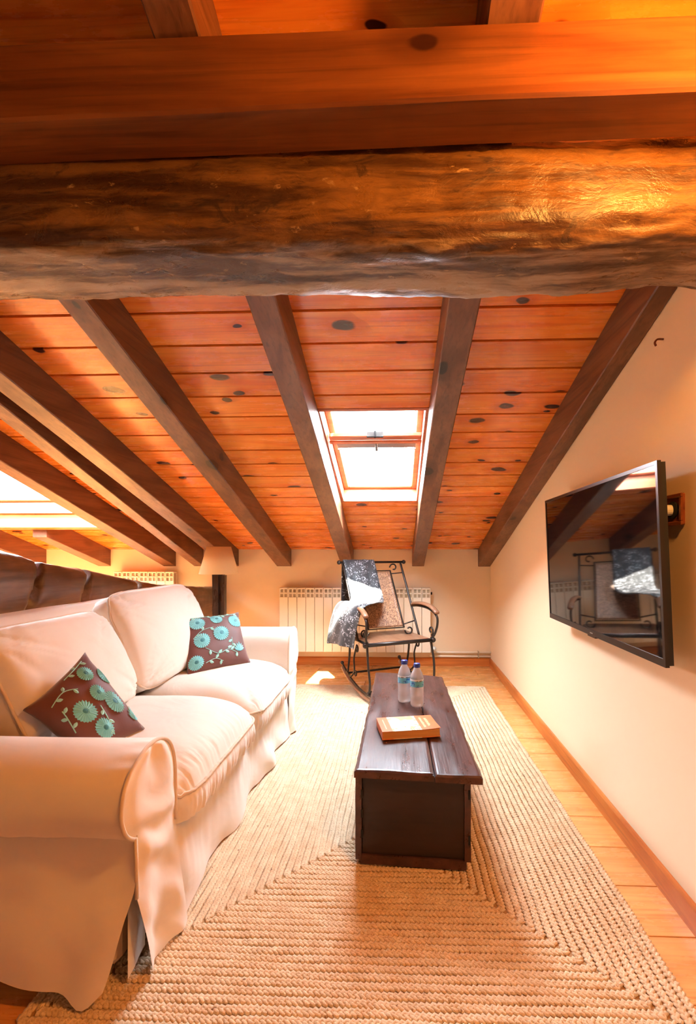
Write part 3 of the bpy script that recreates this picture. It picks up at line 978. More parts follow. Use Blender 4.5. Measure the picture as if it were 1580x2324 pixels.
# back cushions
def back_cushion(y0, y1, sd, ztop, tilt):
    yc = (y0 + y1) / 2
    A = Vector((0, (y1 - y0) / 2, 0))
    up = Vector((-.165, tilt, ztop - .45)) * .5
    Nn = Vector((.112, 0, .045))
    O = Vector((-1.135, yc, (ztop + .45) / 2))
    fn0 = pillow_surface(O, A, up, Nn, .30, 7.0, .40, .045, sd, .02, 2.6)
    def fn(u, v, side):
        p = fn0(u, v, side)
        # pull lines radiating from the lower corners and along the side seam
        w = 0.0
        for (cu, cv) in ((1, -1), (-1, -1), (1, .75), (-1, .75)):
            du, dv = u - cu, v - cv
            r = math.hypot(du, dv); an = math.atan2(dv, du)
            w += math.exp(-(r / .55) ** 2) * max(0, .30 - abs(fbm(an * 5 + sd, r * .8, sd + cu))) * 3 * min(1, r * 4)
        return p - Nn.normalized() * (.012 * w * side)
    o = pillow_mesh(fn, 56).build('back_cushion', M['sofa'], sofa, smooth=True, weld=True)
    MB().tube([Vector(p) for p in border(fn, 1, 24)], .0050, 6, closed=True).build('piping', M['piping'], o, smooth=True)
back_cushion(1.255, 1.80, 2.0, .795, -.01)
back_cushion(1.815, 2.545, 7.0, .850, .02)

# ------------------------------------------------------------------ embroidered throw pillows
def throw(name, TL, TR, BR, BL, th, label, seed, flowers, vines, sprays):
    TL, TR, BR, BL = map(Vector, (TL, TR, BR, BL))
    c = (TL + TR + BR + BL) / 4
    Nn = (BR - BL).cross(TL - BL).normalized()
    def fn(u, v, side):
        a, b = (u + 1) / 2, (v + 1) / 2
        p = BL.lerp(BR, a).lerp(TL.lerp(TR, a), b)
        cc = (1 - abs(u) ** 2.4) * (1 - abs(v) ** 2.4)
        pull = .07 * (1 - abs(u) ** 3) * abs(v) ** 4
        pull2 = .07 * (1 - abs(v) ** 3) * abs(u) ** 4
        p = p + (c - p) * (pull + pull2)
        h = .004 + th * max(0, cc) ** .55 + .006 * fbm(u * 2.5 + seed, v * 2.5, seed) * max(0, cc) ** .5
        return p + Nn * (h * side)
    e = empty(name, tuple(c), label, 'pillow', 'embroidered throw pillows')
    pillow_mesh(fn, 22).build('cover', M['cushion'], e, smooth=True, weld=True)
    P = lambda u, v, l=.0015: Vector(fn(max(-1, min(1, u)), max(-1, min(1, v)), 1)) + Nn * l
    for (u, v, r) in flowers:
        m = MB(); n = 44
        rr = [(.0, .004), (.30, .0035), (.34, .005), (.62, .0032), (1.0, .0015)]
        vs = [P(u, v, .004)]
        for (q, l) in rr[1:]:
            for k in range(n):
                a = 2 * math.pi * k / n
                sc = q * r * (1 + (.07 * (1 if k % 2 else -1) if q > .5 else 0))
                vs.append(P(u + sc * math.cos(a), v + sc * math.sin(a), l + (.0018 if k % 2 else -.0006) * q))
        fs = [(0, 1 + k, 1 + (k + 1) % n) for k in range(n)]
        for j in range(len(rr) - 2):
            for k in range(n):
                l = (k + 1) % n
                fs.append((1 + j * n + k, 1 + j * n + l, 1 + (j + 1) * n + l, 1 + (j + 1) * n + k))
        m.add(vs, fs)
        f = m.build('flower', M['turq'], e)
        m = MB(); vs = [P(u, v, .0065)]
        for k in range(14):
            a = 2 * math.pi * k / 14; vs.append(P(u + .24 * r * math.cos(a), v + .24 * r * math.sin(a), .0055))
        m.add(vs, [(0, 1 + k, 1 + (k + 1) % 14) for k in range(14)]).build('flower_eye', M['turqd'], f)
    def leaf(m, u, v, ang, ln, wd):
        vs = []
        for t, w in ((0, 0), (.3, .8), (.6, 1), (.85, .6), (1, 0)):
            cu, cv = u + ln * t * math.cos(ang), v + ln * t * math.sin(ang)
            nu, nv = -math.sin(ang) * wd * w, math.cos(ang) * wd * w
            vs += [P(cu + nu, cv + nv, .002), P(cu, cv, .0038), P(cu - nu, cv - nv, .002)]
        fs = []
        for i in range(4):
            fs += [(i * 3, i * 3 + 1, i * 3 + 4, i * 3 + 3), (i * 3 + 1, i * 3 + 2, i * 3 + 5, i * 3 + 4)]
        m.add(vs, fs)
    for pts in vines:
        path = smooth_path([(a, b, 0) for a, b in pts], 5)
        m = MB().tube([P(p.x, p.y, .0012) for p in path], .0016, 5)
        for i in range(2, len(path) - 1, 3):
            t = path[i + 1] - path[i - 1]; ang = math.atan2(t.y, t.x)
            leaf(m, path[i].x, path[i].y, ang + (.9 if (i // 3) % 2 else -.9), .16, .045)
        m.build('vine', M['turq2'], e)
    for (u, v, ang) in sprays:
        m = MB()
        for k in range(-3, 4): leaf(m, u, v, ang + k * .33, .34 - .035 * abs(k), .035)
        m.build('leaf_spray', M['turq'], e)
    return e
throw('throw_pillow', (-1.085, 2.25, .705), (-.865, 2.50, .705), (-.750, 2.345, .468), (-.960, 2.090, .462), .045,
      'brown pillow with turquoise embroidered flowers standing at the lamp end of the sofa', 2.0,
      [(-.55, .62, .24), (.08, .70, .20), (.72, .56, .25), (.10, .10, .25), (-.52, -.05, .24), (-.78, -.72, .22)],
      [[(-.75, .08), (-.45, .30), (-.10, .36)], [(-.45, -.32), (-.1, -.58), (.25, -.50), (.55, -.66)], [(-.8, .92), (-.4, .88), (-.1, .92)], [(.2, .90), (.5, .86), (.85, .92)], [(-.5, -.80), (-.2, -.72), (.05, -.85)], [(.42, -.1), (.40, -.32), (.36, -.44)]],
      [(.62, -.62, 1.5)])
throw('throw_pillow', (-1.035, 1.245, .595), (-.985, 1.425, .715), (-.795, 1.430, .475), (-.86, 1.265, .445), .050,
      'brown pillow with turquoise embroidered flowers slumped behind the rolled arm', 9.0,
      [(-.35, -.05, .27), (.42, .62, .20), (.25, .10, .20), (.48, -.25, .26), (-.25, -.62, .24), (.88, .35, .20)],
      [[(-.75, .55), (-.35, .62), (-.05, .45)], [(-.05, .85), (.35, .88), (.7, .92)], [(.05, -.15), (-.02, -.5), (-.10, -.85)], [(-.85, -.30), (-.75, .05), (-.70, .30)]],
      [(.80, -.80, 1.2)])

# ------------------------------------------------------------------ chest
CX = lambda t, y: 0
chest = empty('wooden_chest', (.06, 2.07, 0.0165), 'low dark old wooden chest with plank lid standing on the rug', 'chest')
def quad_board(pts, z0, z1, name, mat, parent, bev=.004, wob=.0, seed=0, ny=60, nx=16, outer_a=0.0):
    # pts: near-left, near-right, far-right, far-left in xy ; slightly uneven board
    nl, nr, fr, fl = [Vector((*p, 0)) for p in pts]
    m = MB()
    def remap(t, n, L):
        i = t * n; g = bev / L
        if i < 2: return i * g
        if i > n - 2: return 1 - (n - i) * g
        return lerp(2 * g, 1 - 2 * g, (i - 2) / (n - 4))
    def top(a, b):
        a, b = remap(a, nx, (nr - nl).length), remap(b, ny, (fl - nl).length)
        p = nl.lerp(nr, a).lerp(fl.lerp(fr, a), b)
        ex = min(a, 1 - a) * (nr - nl).length; ey = min(b, 1 - b) * (fl - nl).length
        d = min(ex, ey)
        drop = bev * max(0, 1 - d / (bev * 1.8)) ** 2
        q = wob * fbm(p.x * 9 + seed, p.y * 5, seed)
        jx = (.004 * fbm(p.y * 11, seed, 3) + .003 * fbm(p.y * 30, seed, 8)) * (1 if a == outer_a else .3 if a in (0.0, 1.0) else 0)
        return (p.x + jx, p.y, z1 - drop + q)
    tops = lambda a, b: top(a, b)
    m.grid(tops, nx, ny)
    bots = lambda a, b: (lambda p: (p[0], p[1], z0))(top(a, b))
    m.grid(bots, nx, ny, flip=True)
    for i in range(nx):
        for b in (0.0, 1.0):
            a0, a1 = i / nx, (i + 1) / nx
            m.add([top(a0, b), top(a1, b), bots(a1, b), bots(a0, b)], [(0, 1, 2, 3)])
    for j in range(ny):
        for a in (0.0, 1.0):
            b0, b1 = j / ny, (j + 1) / ny
            m.add([top(a, b0), top(a, b1), bots(a, b1), bots(a, b0)], [(0, 1, 2, 3)])
    return m.build(name, M[mat], parent, weld=True)
ZT = .335
quad_board([(-.135, 1.480), (.118, 1.462), (.108, 2.68), (-.122, 2.695)], ZT - .026, ZT, 'lid_plank', 'chest', chest, .006, .0035, 1.0, outer_a=0.0)
quad_board([(.122, 1.462), (.268, 1.452), (.258, 2.630), (.111, 2.68)], ZT - .028, ZT - .003, 'lid_plank', 'chest', chest, .006, .0035, 4.0, outer_a=1.0)
def panel(x0, y0, x1, y1, z0, z1, t, name, mat, taper=0.0):
    d = Vector((x1 - x0, y1 - y0, 0)); n = Vector((-d.y, d.x, 0)).normalized() * t
    m = MB()
    N = 8
    vs = []
    for i in range(N + 1):
        z = lerp(z0, z1, i / N)
        k = taper * (1 - i / N)
        e = .002 * fbm(z * 20, x0 * 9)
        a = Vector((x0, y0, z)) + d * k * .5; b = Vector((x1, y1, z)) - d * k * .5
        vs += [a + Vector((e, 0, 0)), b + Vector((e, 0, 0)), b + n + Vector((e, 0, 0)), a + n + Vector((e, 0, 0))]
    fs = [(0, 1, 2, 3), (N * 4 + 3, N * 4 + 2, N * 4 + 1, N * 4)]
    for i in range(N):
        for k in range(4):
            l = (k + 1) % 4
            fs.append((i * 4 + k, i * 4 + l, i * 4 + 4 + l, i * 4 + 4 + k))
    m.add(vs, fs)
    return m.build(name, M[mat], chest)
endp = panel(-.112, 1.512, .232, 1.490, .045, ZT - .028, .022, 'end_panel', 'chest_end')
panel(-.108, 2.655, .240, 2.610, .045, ZT - .028, .022, 'end_panel', 'chest_end')
panel(-.134, 1.500, -.118, 2.670, .035, ZT - .027, -.020, 'side_panel', 'chest')
sp = panel(.236, 1.482, .246, 2.615, .045, ZT - .030, .020, 'side_panel', 'chest')
MB().box(-.125, .235, 1.53, 2.62, .0178, .046, .004).build('bottom_board', M['chest_end'], chest)
panel(-.118, 1.505, .222, 1.483, .0178, .047, .03, 'plinth', 'chest')
for z in (.105, .17, .235):   # open dovetail joints along the corner
    MB().box(-.1165, -.1095, 1.4985, 1.5125, z, z + .026).build('joint_gap', M['black'], endp)
for z in (.10, .245):
    MB().box(.2275, .2345, 1.4805, 1.492, z, z + .03).build('joint_gap', M['black'], endp)

# ------------------------------------------------------------------ bottles
def clear(name, col, rough, ior, tw):
    m, nt = new_mat(name)
    finish(nt, col, rough, ior and None, **{'Transmission Weight': tw, 'IOR': ior})
    return m
M['pet'] = clear('clear_bottle', (0.97, 0.96, 0.985), 0.08, 1.12, 0.70)
M['cap'] = plain('blue_cap', srgb(38, 52, 140), 0.4)
def label_mat():
    m, nt = new_mat('bottle_label')
    tc = nd(nt, 'ShaderNodeTexCoord')
    s = nd(nt, 'ShaderNodeSeparateXYZ', {0: tc.outputs['Object']})
    z = s.outputs[2]
    n = noise_t(nt, tc.outputs['Object'], 60.0, 2.0)
    a = mixc(nt, mrange(nt, z, .117, .119), srgb(96, 176, 204), srgb(214, 214, 222))
    band = mth(nt, 'MULTIPLY', mth(nt, 'GREATER_THAN', z, .116), mth(nt, 'LESS_THAN', z, .1225))
    a = mixc(nt, mth(nt, 'MULTIPLY', band, mrange(nt, n, .45, .6)), a, srgb(110, 110, 120))
    blot = mth(nt, 'MULTIPLY', mth(nt, 'LESS_THAN', z, .113), mrange(nt, n, .56, .64))
    a = mixc(nt, blot, a, srgb(30, 84, 160))
    finish(nt, a, 0.35)
    return m
M['lab'] = label_mat()
M['water'] = clear('water', (0.98, 0.97, 0.985), 0.0, 1.15, 0.8)
def bottle(x, y, z0, rot, label):
    b = empty('water_bottle', (x, y, z0), label, 'bottle', 'water bottles on the chest', rot=(0, 0, rot))
    pr = [(.018, .0), (.028, .003), (.0305, .012), (.030, .03), (.0292, .034), (.0305, .038), (.0302, .05), (.0294, .054), (.0304, .058), (.0302, .085), (.0300, .125), (.029, .135), (.024, .152), (.016, .166), (.0130, .172), (.0130, .180)]
    MB().lathe(pr, (0, 0, 0), 28).build('body', M['pet'], b, local=True, smooth=True)
    MB().lathe([(.0148, .176), (.0152, .178), (.0152, .190), (.0140, .193)], (0, 0, 0), 28).build('cap', M['cap'], b, local=True, smooth=True)
    m = MB(); n = 36
    vs = [(.0309 * math.cos(2 * math.pi * k / n), .0309 * math.sin(2 * math.pi * k / n), z) for z in (.092, .126) for k in range(n)]
    m.add(vs, [(k, (k + 1) % n, n + (k + 1) % n, n + k) for k in range(n)])
    m.build('label_band', M['lab'], b, local=True, smooth=True)
    return b
ZL = ZT + .0022
bottle(.036, 2.160, ZL, .3, 'clear water bottle with blue cap, standing further from the book')
bottle(.092, 2.100, ZL, 1.2, 'clear water bottle with blue cap, standing closer to the book')

# ------------------------------------------------------------------ book
bk_loc = Vector((.043, 1.805, ZT + .0022))
bk = empty('paperback_book', bk_loc, 'orange paperback book lying on the dark chest lid', 'book', rot=(0, 0, math.radians(11)))
BW, BD, BH = .222, .148, .030        # spine to fore edge runs along x
def cover_mat():
    m, nt = new_mat('book_cover')
    tc = nd(nt, 'ShaderNodeTexCoord')
    s = nd(nt, 'ShaderNodeSeparateXYZ', {0: tc.outputs['Object']})
    x, y = s.outputs[0], s.outputs[1]
    n = noise_t(nt, tc.outputs['Object'], 22.0, 4.0, 0.6, 1.0)
    orange, white = srgb(226, 120, 66), srgb(250, 238, 228)
    pic = mixc(nt, mrange(nt, n, .50, .58), white, srgb(232, 176, 128))
    inpic = mth(nt, 'MULTIPLY', mth(nt, 'GREATER_THAN', x, -.072), mth(nt, 'LESS_THAN', x, .040))
    a = mixc(nt, inpic, orange, pic)
    finish(nt, a, 0.3)
    return m
M['cover'] = cover_mat()
M['pages'] = wood('page_edges', srgb(226, 170, 104), srgb(204, 142, 78), srgb(160, 100, 50), 0, 0.8, bstr=0.5, fine=3.0, vary=0.0)
M['ink'] = plain('pale_ink', srgb(248, 214, 160), 0.4)
MB().box(-BW / 2 + .002, BW / 2 - .003, -BD / 2 + .002, BD / 2 - .002, .0012, BH - .0012).build('pages', M['pages'], bk, local=True)
cv = MB()
def cvtop(a, b):
    x, y = lerp(-BW / 2, BW / 2, a), lerp(-BD / 2, BD / 2, b)
    return (x, y, BH + .006 * max(0, a - .75) * 4 * max(0, .5 - b) * 1.2)
cv.grid(cvtop, 16, 8)
co = cv.build('front_cover', M['cover'], bk, local=True, thick=.0009)
MB().box(-BW / 2, BW / 2, -BD / 2, BD / 2, 0, .0010).build('back_cover', M['cover'], bk, local=True)
MB().box(-BW / 2 - .001, -BW / 2 + .001, -BD / 2, BD / 2, 0, BH).build('spine', M['cover'], bk, local=True)
def text_part(txt, size, mat, parent, loc, rot, name):
    cu = bpy.data.curves.new(name, 'FONT'); cu.body = txt; cu.size = size; cu.extrude = .0001
    cu.align_x = 'CENTER'; cu.align_y = 'CENTER'
    tmp = bpy.data.objects.new(name, cu); COL.objects.link(tmp)
    dg = bpy.context.evaluated_depsgraph_get()
    me = bpy.data.meshes.new_from_object(tmp.evaluated_get(dg))
    bpy.data.objects.remove(tmp); 
    me.materials.clear(); me.materials.append(mat)
    o = bpy.data.objects.new(name, me); COL.objects.link(o)
    o.parent = parent; o.location = loc; o.rotation_euler = rot
    return o
# title blocks, unreadable in the photograph: two lines of pale print
for (x, w, l) in ((.058, .010, .098), (.078, .012, .072)):
    m = MB()
    random.seed(int(x * 1000))
    yv = -l / 2
    while yv < l / 2:
        h = random.uniform(.006, .013)
        m.box(x - w / 2, x + w / 2 * random.uniform(.5, 1), yv - .004, yv + h - .006, BH + .0009, BH + .0012)
        yv += h + .001
    m.build('title_print', M['ink'], co, local=True)
m = MB()
yv = -.05
while yv < .045:
    h = random.uniform(.002, .006); m.box(-.094, -.090, yv, yv + h, BH + .0009, BH + .0011); yv += h + .0012
m.build('author_print', M['ink'], co, local=True)

# ------------------------------------------------------------------ television
tv = empty('television', (.80, 1.77, .62), 'black flat television hung on the cream wall, tilted slightly down', 'television')
TVc = Vector((.728, 1.780, 1.0)); W2, H2 = .494, .283
tA = Vector((.012, .998, 0)).normalized(); tU = Vector((-.042, 0, 1)).normalized(); tN = tA.cross(tU).normalized()
if tN.x > 0: tN = -tN
def tvbox(a0, a1, u0, u1, n0, n1):
    vs = [TVc + tA * a + tU * u + tN * n for a in (a0, a1) for u in (u0, u1) for n in (n0, n1)]
    return MB().add(vs, [(0, 1, 3, 2), (4, 6, 7, 5), (0, 4, 5, 1), (2, 3, 7, 6), (0, 2, 6, 4), (1, 5, 7, 3)])
tvbox(-W2 + .004, W2 - .004, -H2 + .004, H2 - .004, -.022, -.002).build('casing', M['tvback'], tv)
scr = tvbox(-W2 + .010, W2 - .010, -H2 + .020, H2 - .010, -.003, .0005).build('screen', M['screen'], tv)
for (a0, a1, u0, u1) in ((-W2, W2, -H2, -H2 + .022), (-W2, W2, H2 - .011, H2), (-W2, -W2 + .011, -H2 + .022, H2 - .011), (W2 - .011, W2, -H2 + .022, H2 - .011)):
    tvbox(a0, a1, u0, u1, -.008, .003).build('bezel', M['tvb'], tv)
tvbox(-.012, .012, -H2 + .008, -H2 + .012, .003, .0036).build('brand_mark', M['silver'], tv)
tvbox(-.02, .05, -H2 - .008, -H2, -.012, -.002).build('sensor', M['tvb'], tv)
tvbox(-.12, .12, -.10, .10, -.060, -.022).build('mount_plate', M['tvback'], tv)
MB().box(.768, wall_x(1.77), 1.72, 1.83, .93, 1.07).build('wall_bracket', M['tvback'], tv)

# wooden socket plate behind the television, small hook
sy, sz = 1.383, 1.155
sxw = wall_x(sy)
sk = empty('wall_socket', (sxw, sy, sz - .045), 'square wooden wall socket plate behind the television edge', 'socket')
MB().box(sxw - .008, sxw, sy - .046, sy + .046, sz - .046, sz + .046, .004).build('plate', M['plate'], sk)
pr = MB()
for (a0, a1, b0, b1) in ((-.046, .046, .034, .046), (-.046, .046, -.046, -.034), (-.046, -.034, -.034, .034), (.034, .046, -.034, .034)):
    pr.box(sxw - .014, sxw - .008, sy + a0, sy + a1, sz + b0, sz + b1, .002)
pr.build('plate_rim', M['plate'], sk)
MB().tube([(sxw - .008, sy, sz), (sxw - .013, sy, sz)], .025, 24).build('outlet', M['black'], sk)
plg = MB().tube([(sxw - .012, sy + .006, sz), (sxw - .045, sy + .010, sz)], .016, 16).build('plug', M['white'], sk)
MB().tube(smooth_path([(sxw - .045, sy + .010, sz), (sxw - .055, sy + .04, sz - .01), (sxw - .05, sy + .14, sz - .06)], 5), .0035, 6).build('plug_cord', M['white'], plg)
hy, hz = 1.45, 1.685
hk = MB().tube(smooth_path([(wall_x(hy), hy, hz), (wall_x(hy) - .018, hy, hz), (wall_x(hy) - .026, hy, hz - .01), (wall_x(hy) - .022, hy, hz - .02)], 4), .003, 6)
tag(hk.build('wall_hook', M['plate']), 'tiny brass-brown hook in the wall below the rafter', 'hook')

# ------------------------------------------------------------------ radiators
def radiator(x0, n, z0, label, h=.58, valve=True):
    yf = 4.155
    r = empty('radiator', (x0 + n * .04, 4.2, z0), label, 'radiator', 'panelled radiators on the low wall')
    pitch = .0805
    m = MB()
    m.box(.0015, pitch - .0015, 0, .010, .0, h - .085, .003)            # front plate
    m.box(.0015, pitch - .0015, 0, .010, h - .056, h - .042, .002)
    m.box(.0015, pitch - .0015, -.002, .07, h - .014, h, .004)
    m.box(.034, .046, .004, .010, h - .085, h - .014)                   # web between the grilles
    m.box(.0015, .010, .0, .010, h - .085, h - .014); m.box(pitch - .010, pitch - .0015, .0, .010, h - .085, h - .014)
    m.box(.004, pitch - .004, .066, .076, .0, h - .02, .002)            # rear plate
    c = MB().box(.006, pitch - .006, .012, .064, .004, h - .02)
    first = core = None
    for i in range(n):
        if first is None:
            first = m.build('section', M['rad'], None, local=True); s = first
            core = c.build('core', M['rad_in'], None, local=True); k = core
        else:
            s = bpy.data.objects.new('section', first.data); COL.objects.link(s)
            k = bpy.data.objects.new('core', core.data); COL.objects.link(k)
        s.parent = r; s.location = Vector((x0 + i * pitch, yf, z0)) - world_loc(r)
        k.parent = s
    if valve:
        xe = x0 + n * pitch
        MB().tube([(xe - .01, yf + .04, z0 + .035), (xe + .03, yf + .04, z0 + .035), (xe + .03, yf + .04, z0 - .01)], .010, 10).build('valve', M['pipe'], r, smooth=True)
        MB().tube([(xe + .03, yf + .04, z0 + .035), (xe + .03, yf - .01, z0 + .04)], [.016, .019], 14).build('valve_head', M['white'], r, smooth=True)
        MB().tube([(xe - .01, yf + .04, z0 + h - .05), (xe + .015, yf + .04, z0 + h - .05)], .012, 10).build('bleed_plug', M['iron'], r, smooth=True)
    for q in (.25, .75):
        MB().box(x0 + n * pitch * q - .015, x0 + n * pitch * q + .015, 4.23, YB - .001, z0 + h - .12, z0 + h - .08).build('bracket', M['rad_in'], r)
    return r
radiator(-1.063, 17, .135, 'long cream panelled radiator behind the rocking chair')
radiator(-2.60, 7, .28, 'shorter cream radiator half hidden behind the old brace timber', valve=False)
# heating pipes along the skirting
for (z, lb) in ((.128, 'upper white heating pipe along the skirting by the corner'), (.092, 'lower white heating pipe along the skirting by the corner')):
    e = empty('heating_pipe', (.6, 4.22, z), lb, 'pipe', 'heating pipes')
    MB().tube([(.30, 4.225, z), (wall_x(4.22), 4.225, z)], .0085, 10).build('tube', M['pipe'], e, smooth=True)
    MB().box(.735, .747, 4.212, YB, z - .013, z + .013, .002).build('clip', M['rad_in'], e)

# ------------------------------------------------------------------ floor lamp behind the sofa end
LPX, LPY = -1.285, 3.30
fl = empty('floor_lamp', (LPX, LPY, 0), 'floor lamp of split dark wood with a cream cone shade behind the sofa end', 'lamp')
MB().box(LPX - .13, LPX + .13, LPY - .13, LPY + .13, 0, .03, .006).build('base', M['dark'], fl)
for (dx, dy, w, zt) in ((-.018, 0, .022, .885), (.018, .012, .015, .885), (.040, -.005, .010, .87)):
    m = MB(); N = 10; vs = []
    for i in range(N + 1):
        z = lerp(.03, zt, i / N); q = .004 * fbm(z * 5, dx * 50)
        vs += [(LPX + dx + q + a * w, LPY + dy + b * .022, z) for a, b in ((-1, -1), (1, -1), (1, 1), (-1, 1))]
    fs = [(3, 2, 1, 0), tuple(N * 4 + k for k in range(4))] + [(i * 4 + k, i * 4 + (k + 1) % 4, i * 4 + 4 + (k + 1) % 4, i * 4 + 4 + k) for i in range(N) for k in range(4)]
    m.add(vs, fs).build('post', M['dark'], fl)
m = MB(); n = 40
vs = [(LPX + r * math.cos(2 * math.pi * k / n), LPY + r * math.sin(2 * math.pi * k / n), z) for r, z in ((.136, .880), (.084, 1.075)) for k in range(n)]
m.add(vs, [(k, (k + 1) % n, n + (k + 1) % n, n + k) for k in range(n)])
m.build('shade', M['shade'], fl, smooth=True, thick=.002)
MB().ball((LPX, LPY, .97), .028, 12, 8).build('bulb', M['white'], fl, smooth=True)
MB().tube([(LPX, LPY, .88), (LPX, LPY, .95)], .012, 10).build('lamp_holder', M['white'], fl)

# ------------------------------------------------------------------ rocking chair (local: x right, y backwards, origin below the middle of the seat front)
chair = empty('rocking_chair', (.0245, 3.262, 0.011), 'wrought iron rocking chair with embossed back panel and wooden arm pads', 'chair', rot=(0, 0, math.radians(26.1)))
I = lambda mb, name, mat='iron', parent=None: mb.build(name, M[mat], parent or chair, local=True, smooth=True)
SW = .25
for s in (-1, 1):
    # rocker: iron tube over a wooden runner
    yy = [lerp(-.17, .51, i / 26) for i in range(27)]
    rz = lambda y: .016 + .47 * (y - .04) ** 2
    m = MB()
    m.tube([(s * SW, y, rz(y) + .006) for y in yy], .013, 8)
    rk = I(m, 'rocker', 'armwood')
    I(MB().tube([(s * SW, y, rz(y) + .034) for y in yy], .0075, 8).ball((s * SW, .515, rz(.515) + .036), .015), 'runner_tube', 'iron', rk)
    # legs
    I(MB().tube(smooth_path([(s * SW, .005, .385), (s * (SW + .006), -.03, .25), (s * SW, -.045, .14), (s * SW, -.03, rz(-.03) + .035)], 6), .0085, 8).ball((s * SW, -.03, rz(-.03) + .045), .016), 'leg')
    I(MB().tube(smooth_path([(s * SW, .34, .385), (s * SW, .35, .25), (s * SW, .385, .13), (s * SW, .40, rz(.40) + .035)], 6), .0085, 8), 'leg')
    # scrolled strut between the legs
    pth = scroll((s * SW, .205, .325), .010, .030, 0.5, -.80)[::1]
    pth = pth + [tuple(p) for p in smooth_path([pth[-1], (s * SW, .255, .25), (s * SW, .25, .16), (s * SW, .32, .10), (s * SW, .395, rz(.395) + .04)], 5)][1:]
    I(MB().tube(pth, .0065, 7), 'scroll_strut')
    I(MB().tube(scroll((s * SW, .225, .15), .028, .010, 0.2, -.9), .0055, 7), 'scroll')
    # back post
    I(MB().tube(smooth_path([(s * SW, .175, .39), (s * SW, .275, .56), (s * SW, .385, .75), (s * SW, .497, .938)], 5), .0085, 8), 'back_post')
    # arm: iron curve with scroll, wooden pad
    ir = smooth_path([(s * SW, .300, .605), (s * (SW + .012), .20, .615), (s * (SW + .022), .06, .605), (s * (SW + .026), -.035, .565), (s * (SW + .026), -.045, .50), (s * (SW + .018), -.02, .43), (s * SW, .0, .40)], 6)
    am = I(MB().tube(ir, .0085, 8), 'arm')
    I(MB().tube(scroll((s * (SW + .012), .022, .452), .036, .010, math.radians(250), -.95), .006, 7), 'arm_scroll', 'iron', am)
    pad = MB()
    pp = smooth_path([(s * SW, .285, .622), (s * (SW + .010), .22, .634), (s * (SW + .018), .13, .636), (s * (SW + .024), .03, .622), (s * (SW + .027), -.045, .585)], 5)
    pad.tube(pp, [.016] + [.022] * (len(pp) - 2) + [.018], 10, flat=.6)
    I(pad, 'arm_pad', 'armwood')
# seat
I(MB().box(-SW + .01, SW - .01, .0, .40, .385, .403, .006), 'seat', 'armwood').data.polygons.foreach_set('use_smooth', [False] * 26)
fr = MB().tube([(-SW - .012, -.004, .388), (SW + .012, -.004, .388)], .0135, 10)
fr.ball((-SW - .016, -.004, .388), .020).ball((SW + .016, -.004, .388), .020)
I(fr, 'front_rail')
for s in (-1, 1): I(MB().tube([(s * (SW - .004), 0, .388), (s * (SW - .004), .40, .388)], .009, 8), 'side_rail')
I(MB().tube([(-SW, .395, .388), (SW, .395, .388)], .009, 8), 'rear_rail')
I(MB().tube([(-SW, .40, .105), (SW, .40, .105)], .008, 8), 'stretcher')
I(MB().tube([(-SW, -.03, .075), (SW, -.03, .075)], .008, 8), 'stretcher')
tr = MB().tube([(-SW - .03, .50, .945), (SW + .03, .50, .945)], .0095, 8)
tr.ball((-SW - .032, .50, .945), .017).ball((SW + .032, .50, .945), .017)
I(tr, 'top_rail')
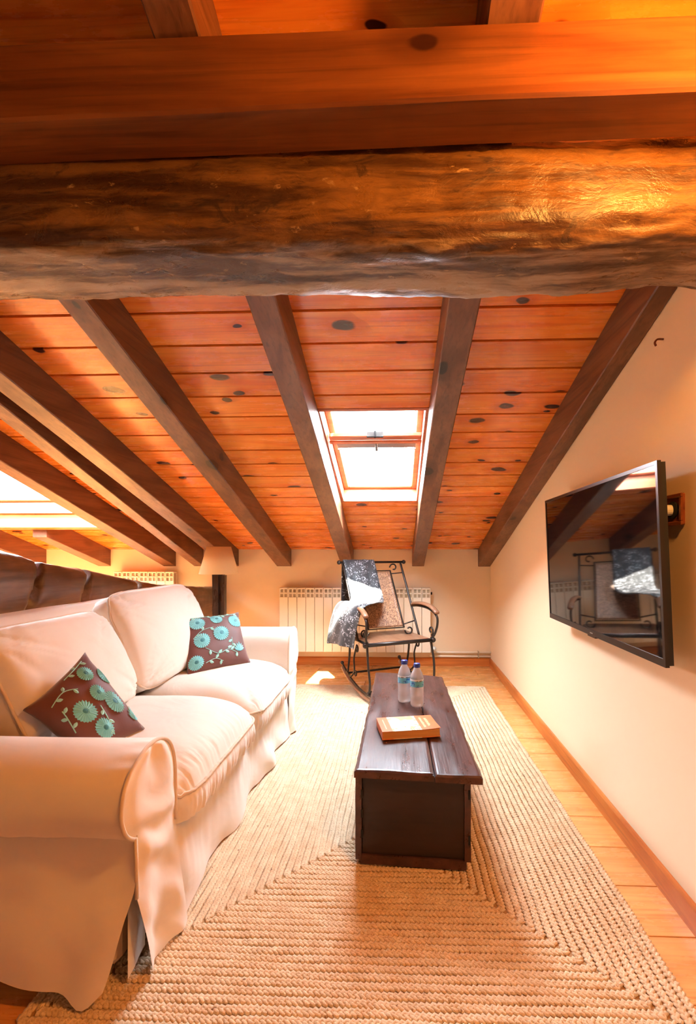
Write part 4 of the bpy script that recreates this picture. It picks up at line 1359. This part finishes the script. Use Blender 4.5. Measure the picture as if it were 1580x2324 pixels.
# back panel, leaning with the posts
def bp(x, t): return Vector((x, lerp(.232, .462, t), lerp(.462, .868, t)))
def pan(a, b):
    x = lerp(-.140, .140, a) * lerp(1.0, .97, b)
    p = bp(x, b)
    ex = min(a, 1 - a, b, 1 - b)
    g = .004 * math.sin(min(1, ex * 14) * math.pi)
    ov = ((a - .5) / .20) ** 2 + ((b - .5) / .22) ** 2
    md = .010 * max(0, 1 - ov) ** .5 + .006 * math.exp(-((ov - 1.15) / .18) ** 2)
    return (p.x, p.y - g - md, p.z)
bpn = MB().grid(pan, 40, 40).build('back_panel', M['leather'], chair, local=True, smooth=True, thick=.004)
cor = [bp(-.147, -.02), bp(.147, -.02), bp(.142, 1.02), bp(-.142, 1.02)]
I(MB().tube(cor, .007, 6, closed=True), 'panel_frame')
for s in (-1, 1):
    c = bp(s * .178, 1.08); I(MB().tube(scroll((c.x, c.y, c.z), .034, .014, math.pi if s > 0 else 0, -.8 * s, plane='xz'), .006, 7), 'scroll')
    c = bp(s * .184, -.07); I(MB().tube(scroll((c.x, c.y, c.z), .036, .014, math.pi if s > 0 else 0, .9 * s, plane='xz'), .006, 7), 'scroll')
    I(MB().tube([bp(s * .145, .03), bp(s * .247, .08)], .005, 6), 'panel_tie')
    I(MB().tube([bp(s * .142, .96), bp(s * .248, .98)], .005, 6), 'panel_tie')

# ------------------------------------------------------------------ throw blanket over the top rail and one arm (built in the chair's frame)
R = Matrix.Rotation(math.radians(26.1), 4, 'Z'); T0 = Vector((.0245, 3.262, 0.011))
to_w = lambda p: tuple(R @ Vector(p) + T0)
ctr = smooth_path([(-.120, .53, .62), (-.120, .53, .80), (-.120, .525, .915), (-.120, .500, .963), (-.120, .468, .930), (-.120, .392, .80), (-.125, .310, .69), (-.165, .245, .655), (-.245, .19, .668), (-.312, .185, .640), (-.350, .19, .56), (-.374, .20, .46), (-.388, .205, .365)], 6)
m = MB()
nrow, ncol = len(ctr), 18
def blk(i, j):
    p = ctr[i]; t = i / (nrow - 1); w = 2 * j / ncol - 1
    k = max(0, min(1, (t - .50) / .25))           # turns from hanging across x to running along y over the arm
    k = k * k * (3 - 2 * k)
    wd = lerp(.132, .150, k)
    ang = k * 1.25
    dx, dy = math.cos(ang) * w * wd, -math.sin(ang) * w * wd
    fold = .010 * math.sin(w * 7 + t * 5) * (.2 + max(0, t - .3)) + .014 * math.sin(w * 4.5 + 1) * max(0, t - .72) * 3
    return to_w((p.x + dx - fold * k, p.y + dy - fold * (1 - k), p.z + .006 * fbm(w * 4, t * 8) - .02 * abs(w) ** 3 * max(0, t - .8) * 3))
vs = [blk(i, j) for i in range(nrow) for j in range(ncol + 1)]
fs = [(i * (ncol + 1) + j, i * (ncol + 1) + j + 1, (i + 1) * (ncol + 1) + j + 1, (i + 1) * (ncol + 1) + j) for i in range(nrow - 1) for j in range(ncol)]
m.add(vs, fs)
tag(m.build('throw_blanket', M['lace'], smooth=True, thick=.008, sub=1), 'black and silver speckled throw draped over the rocking chair back and arm', 'blanket')
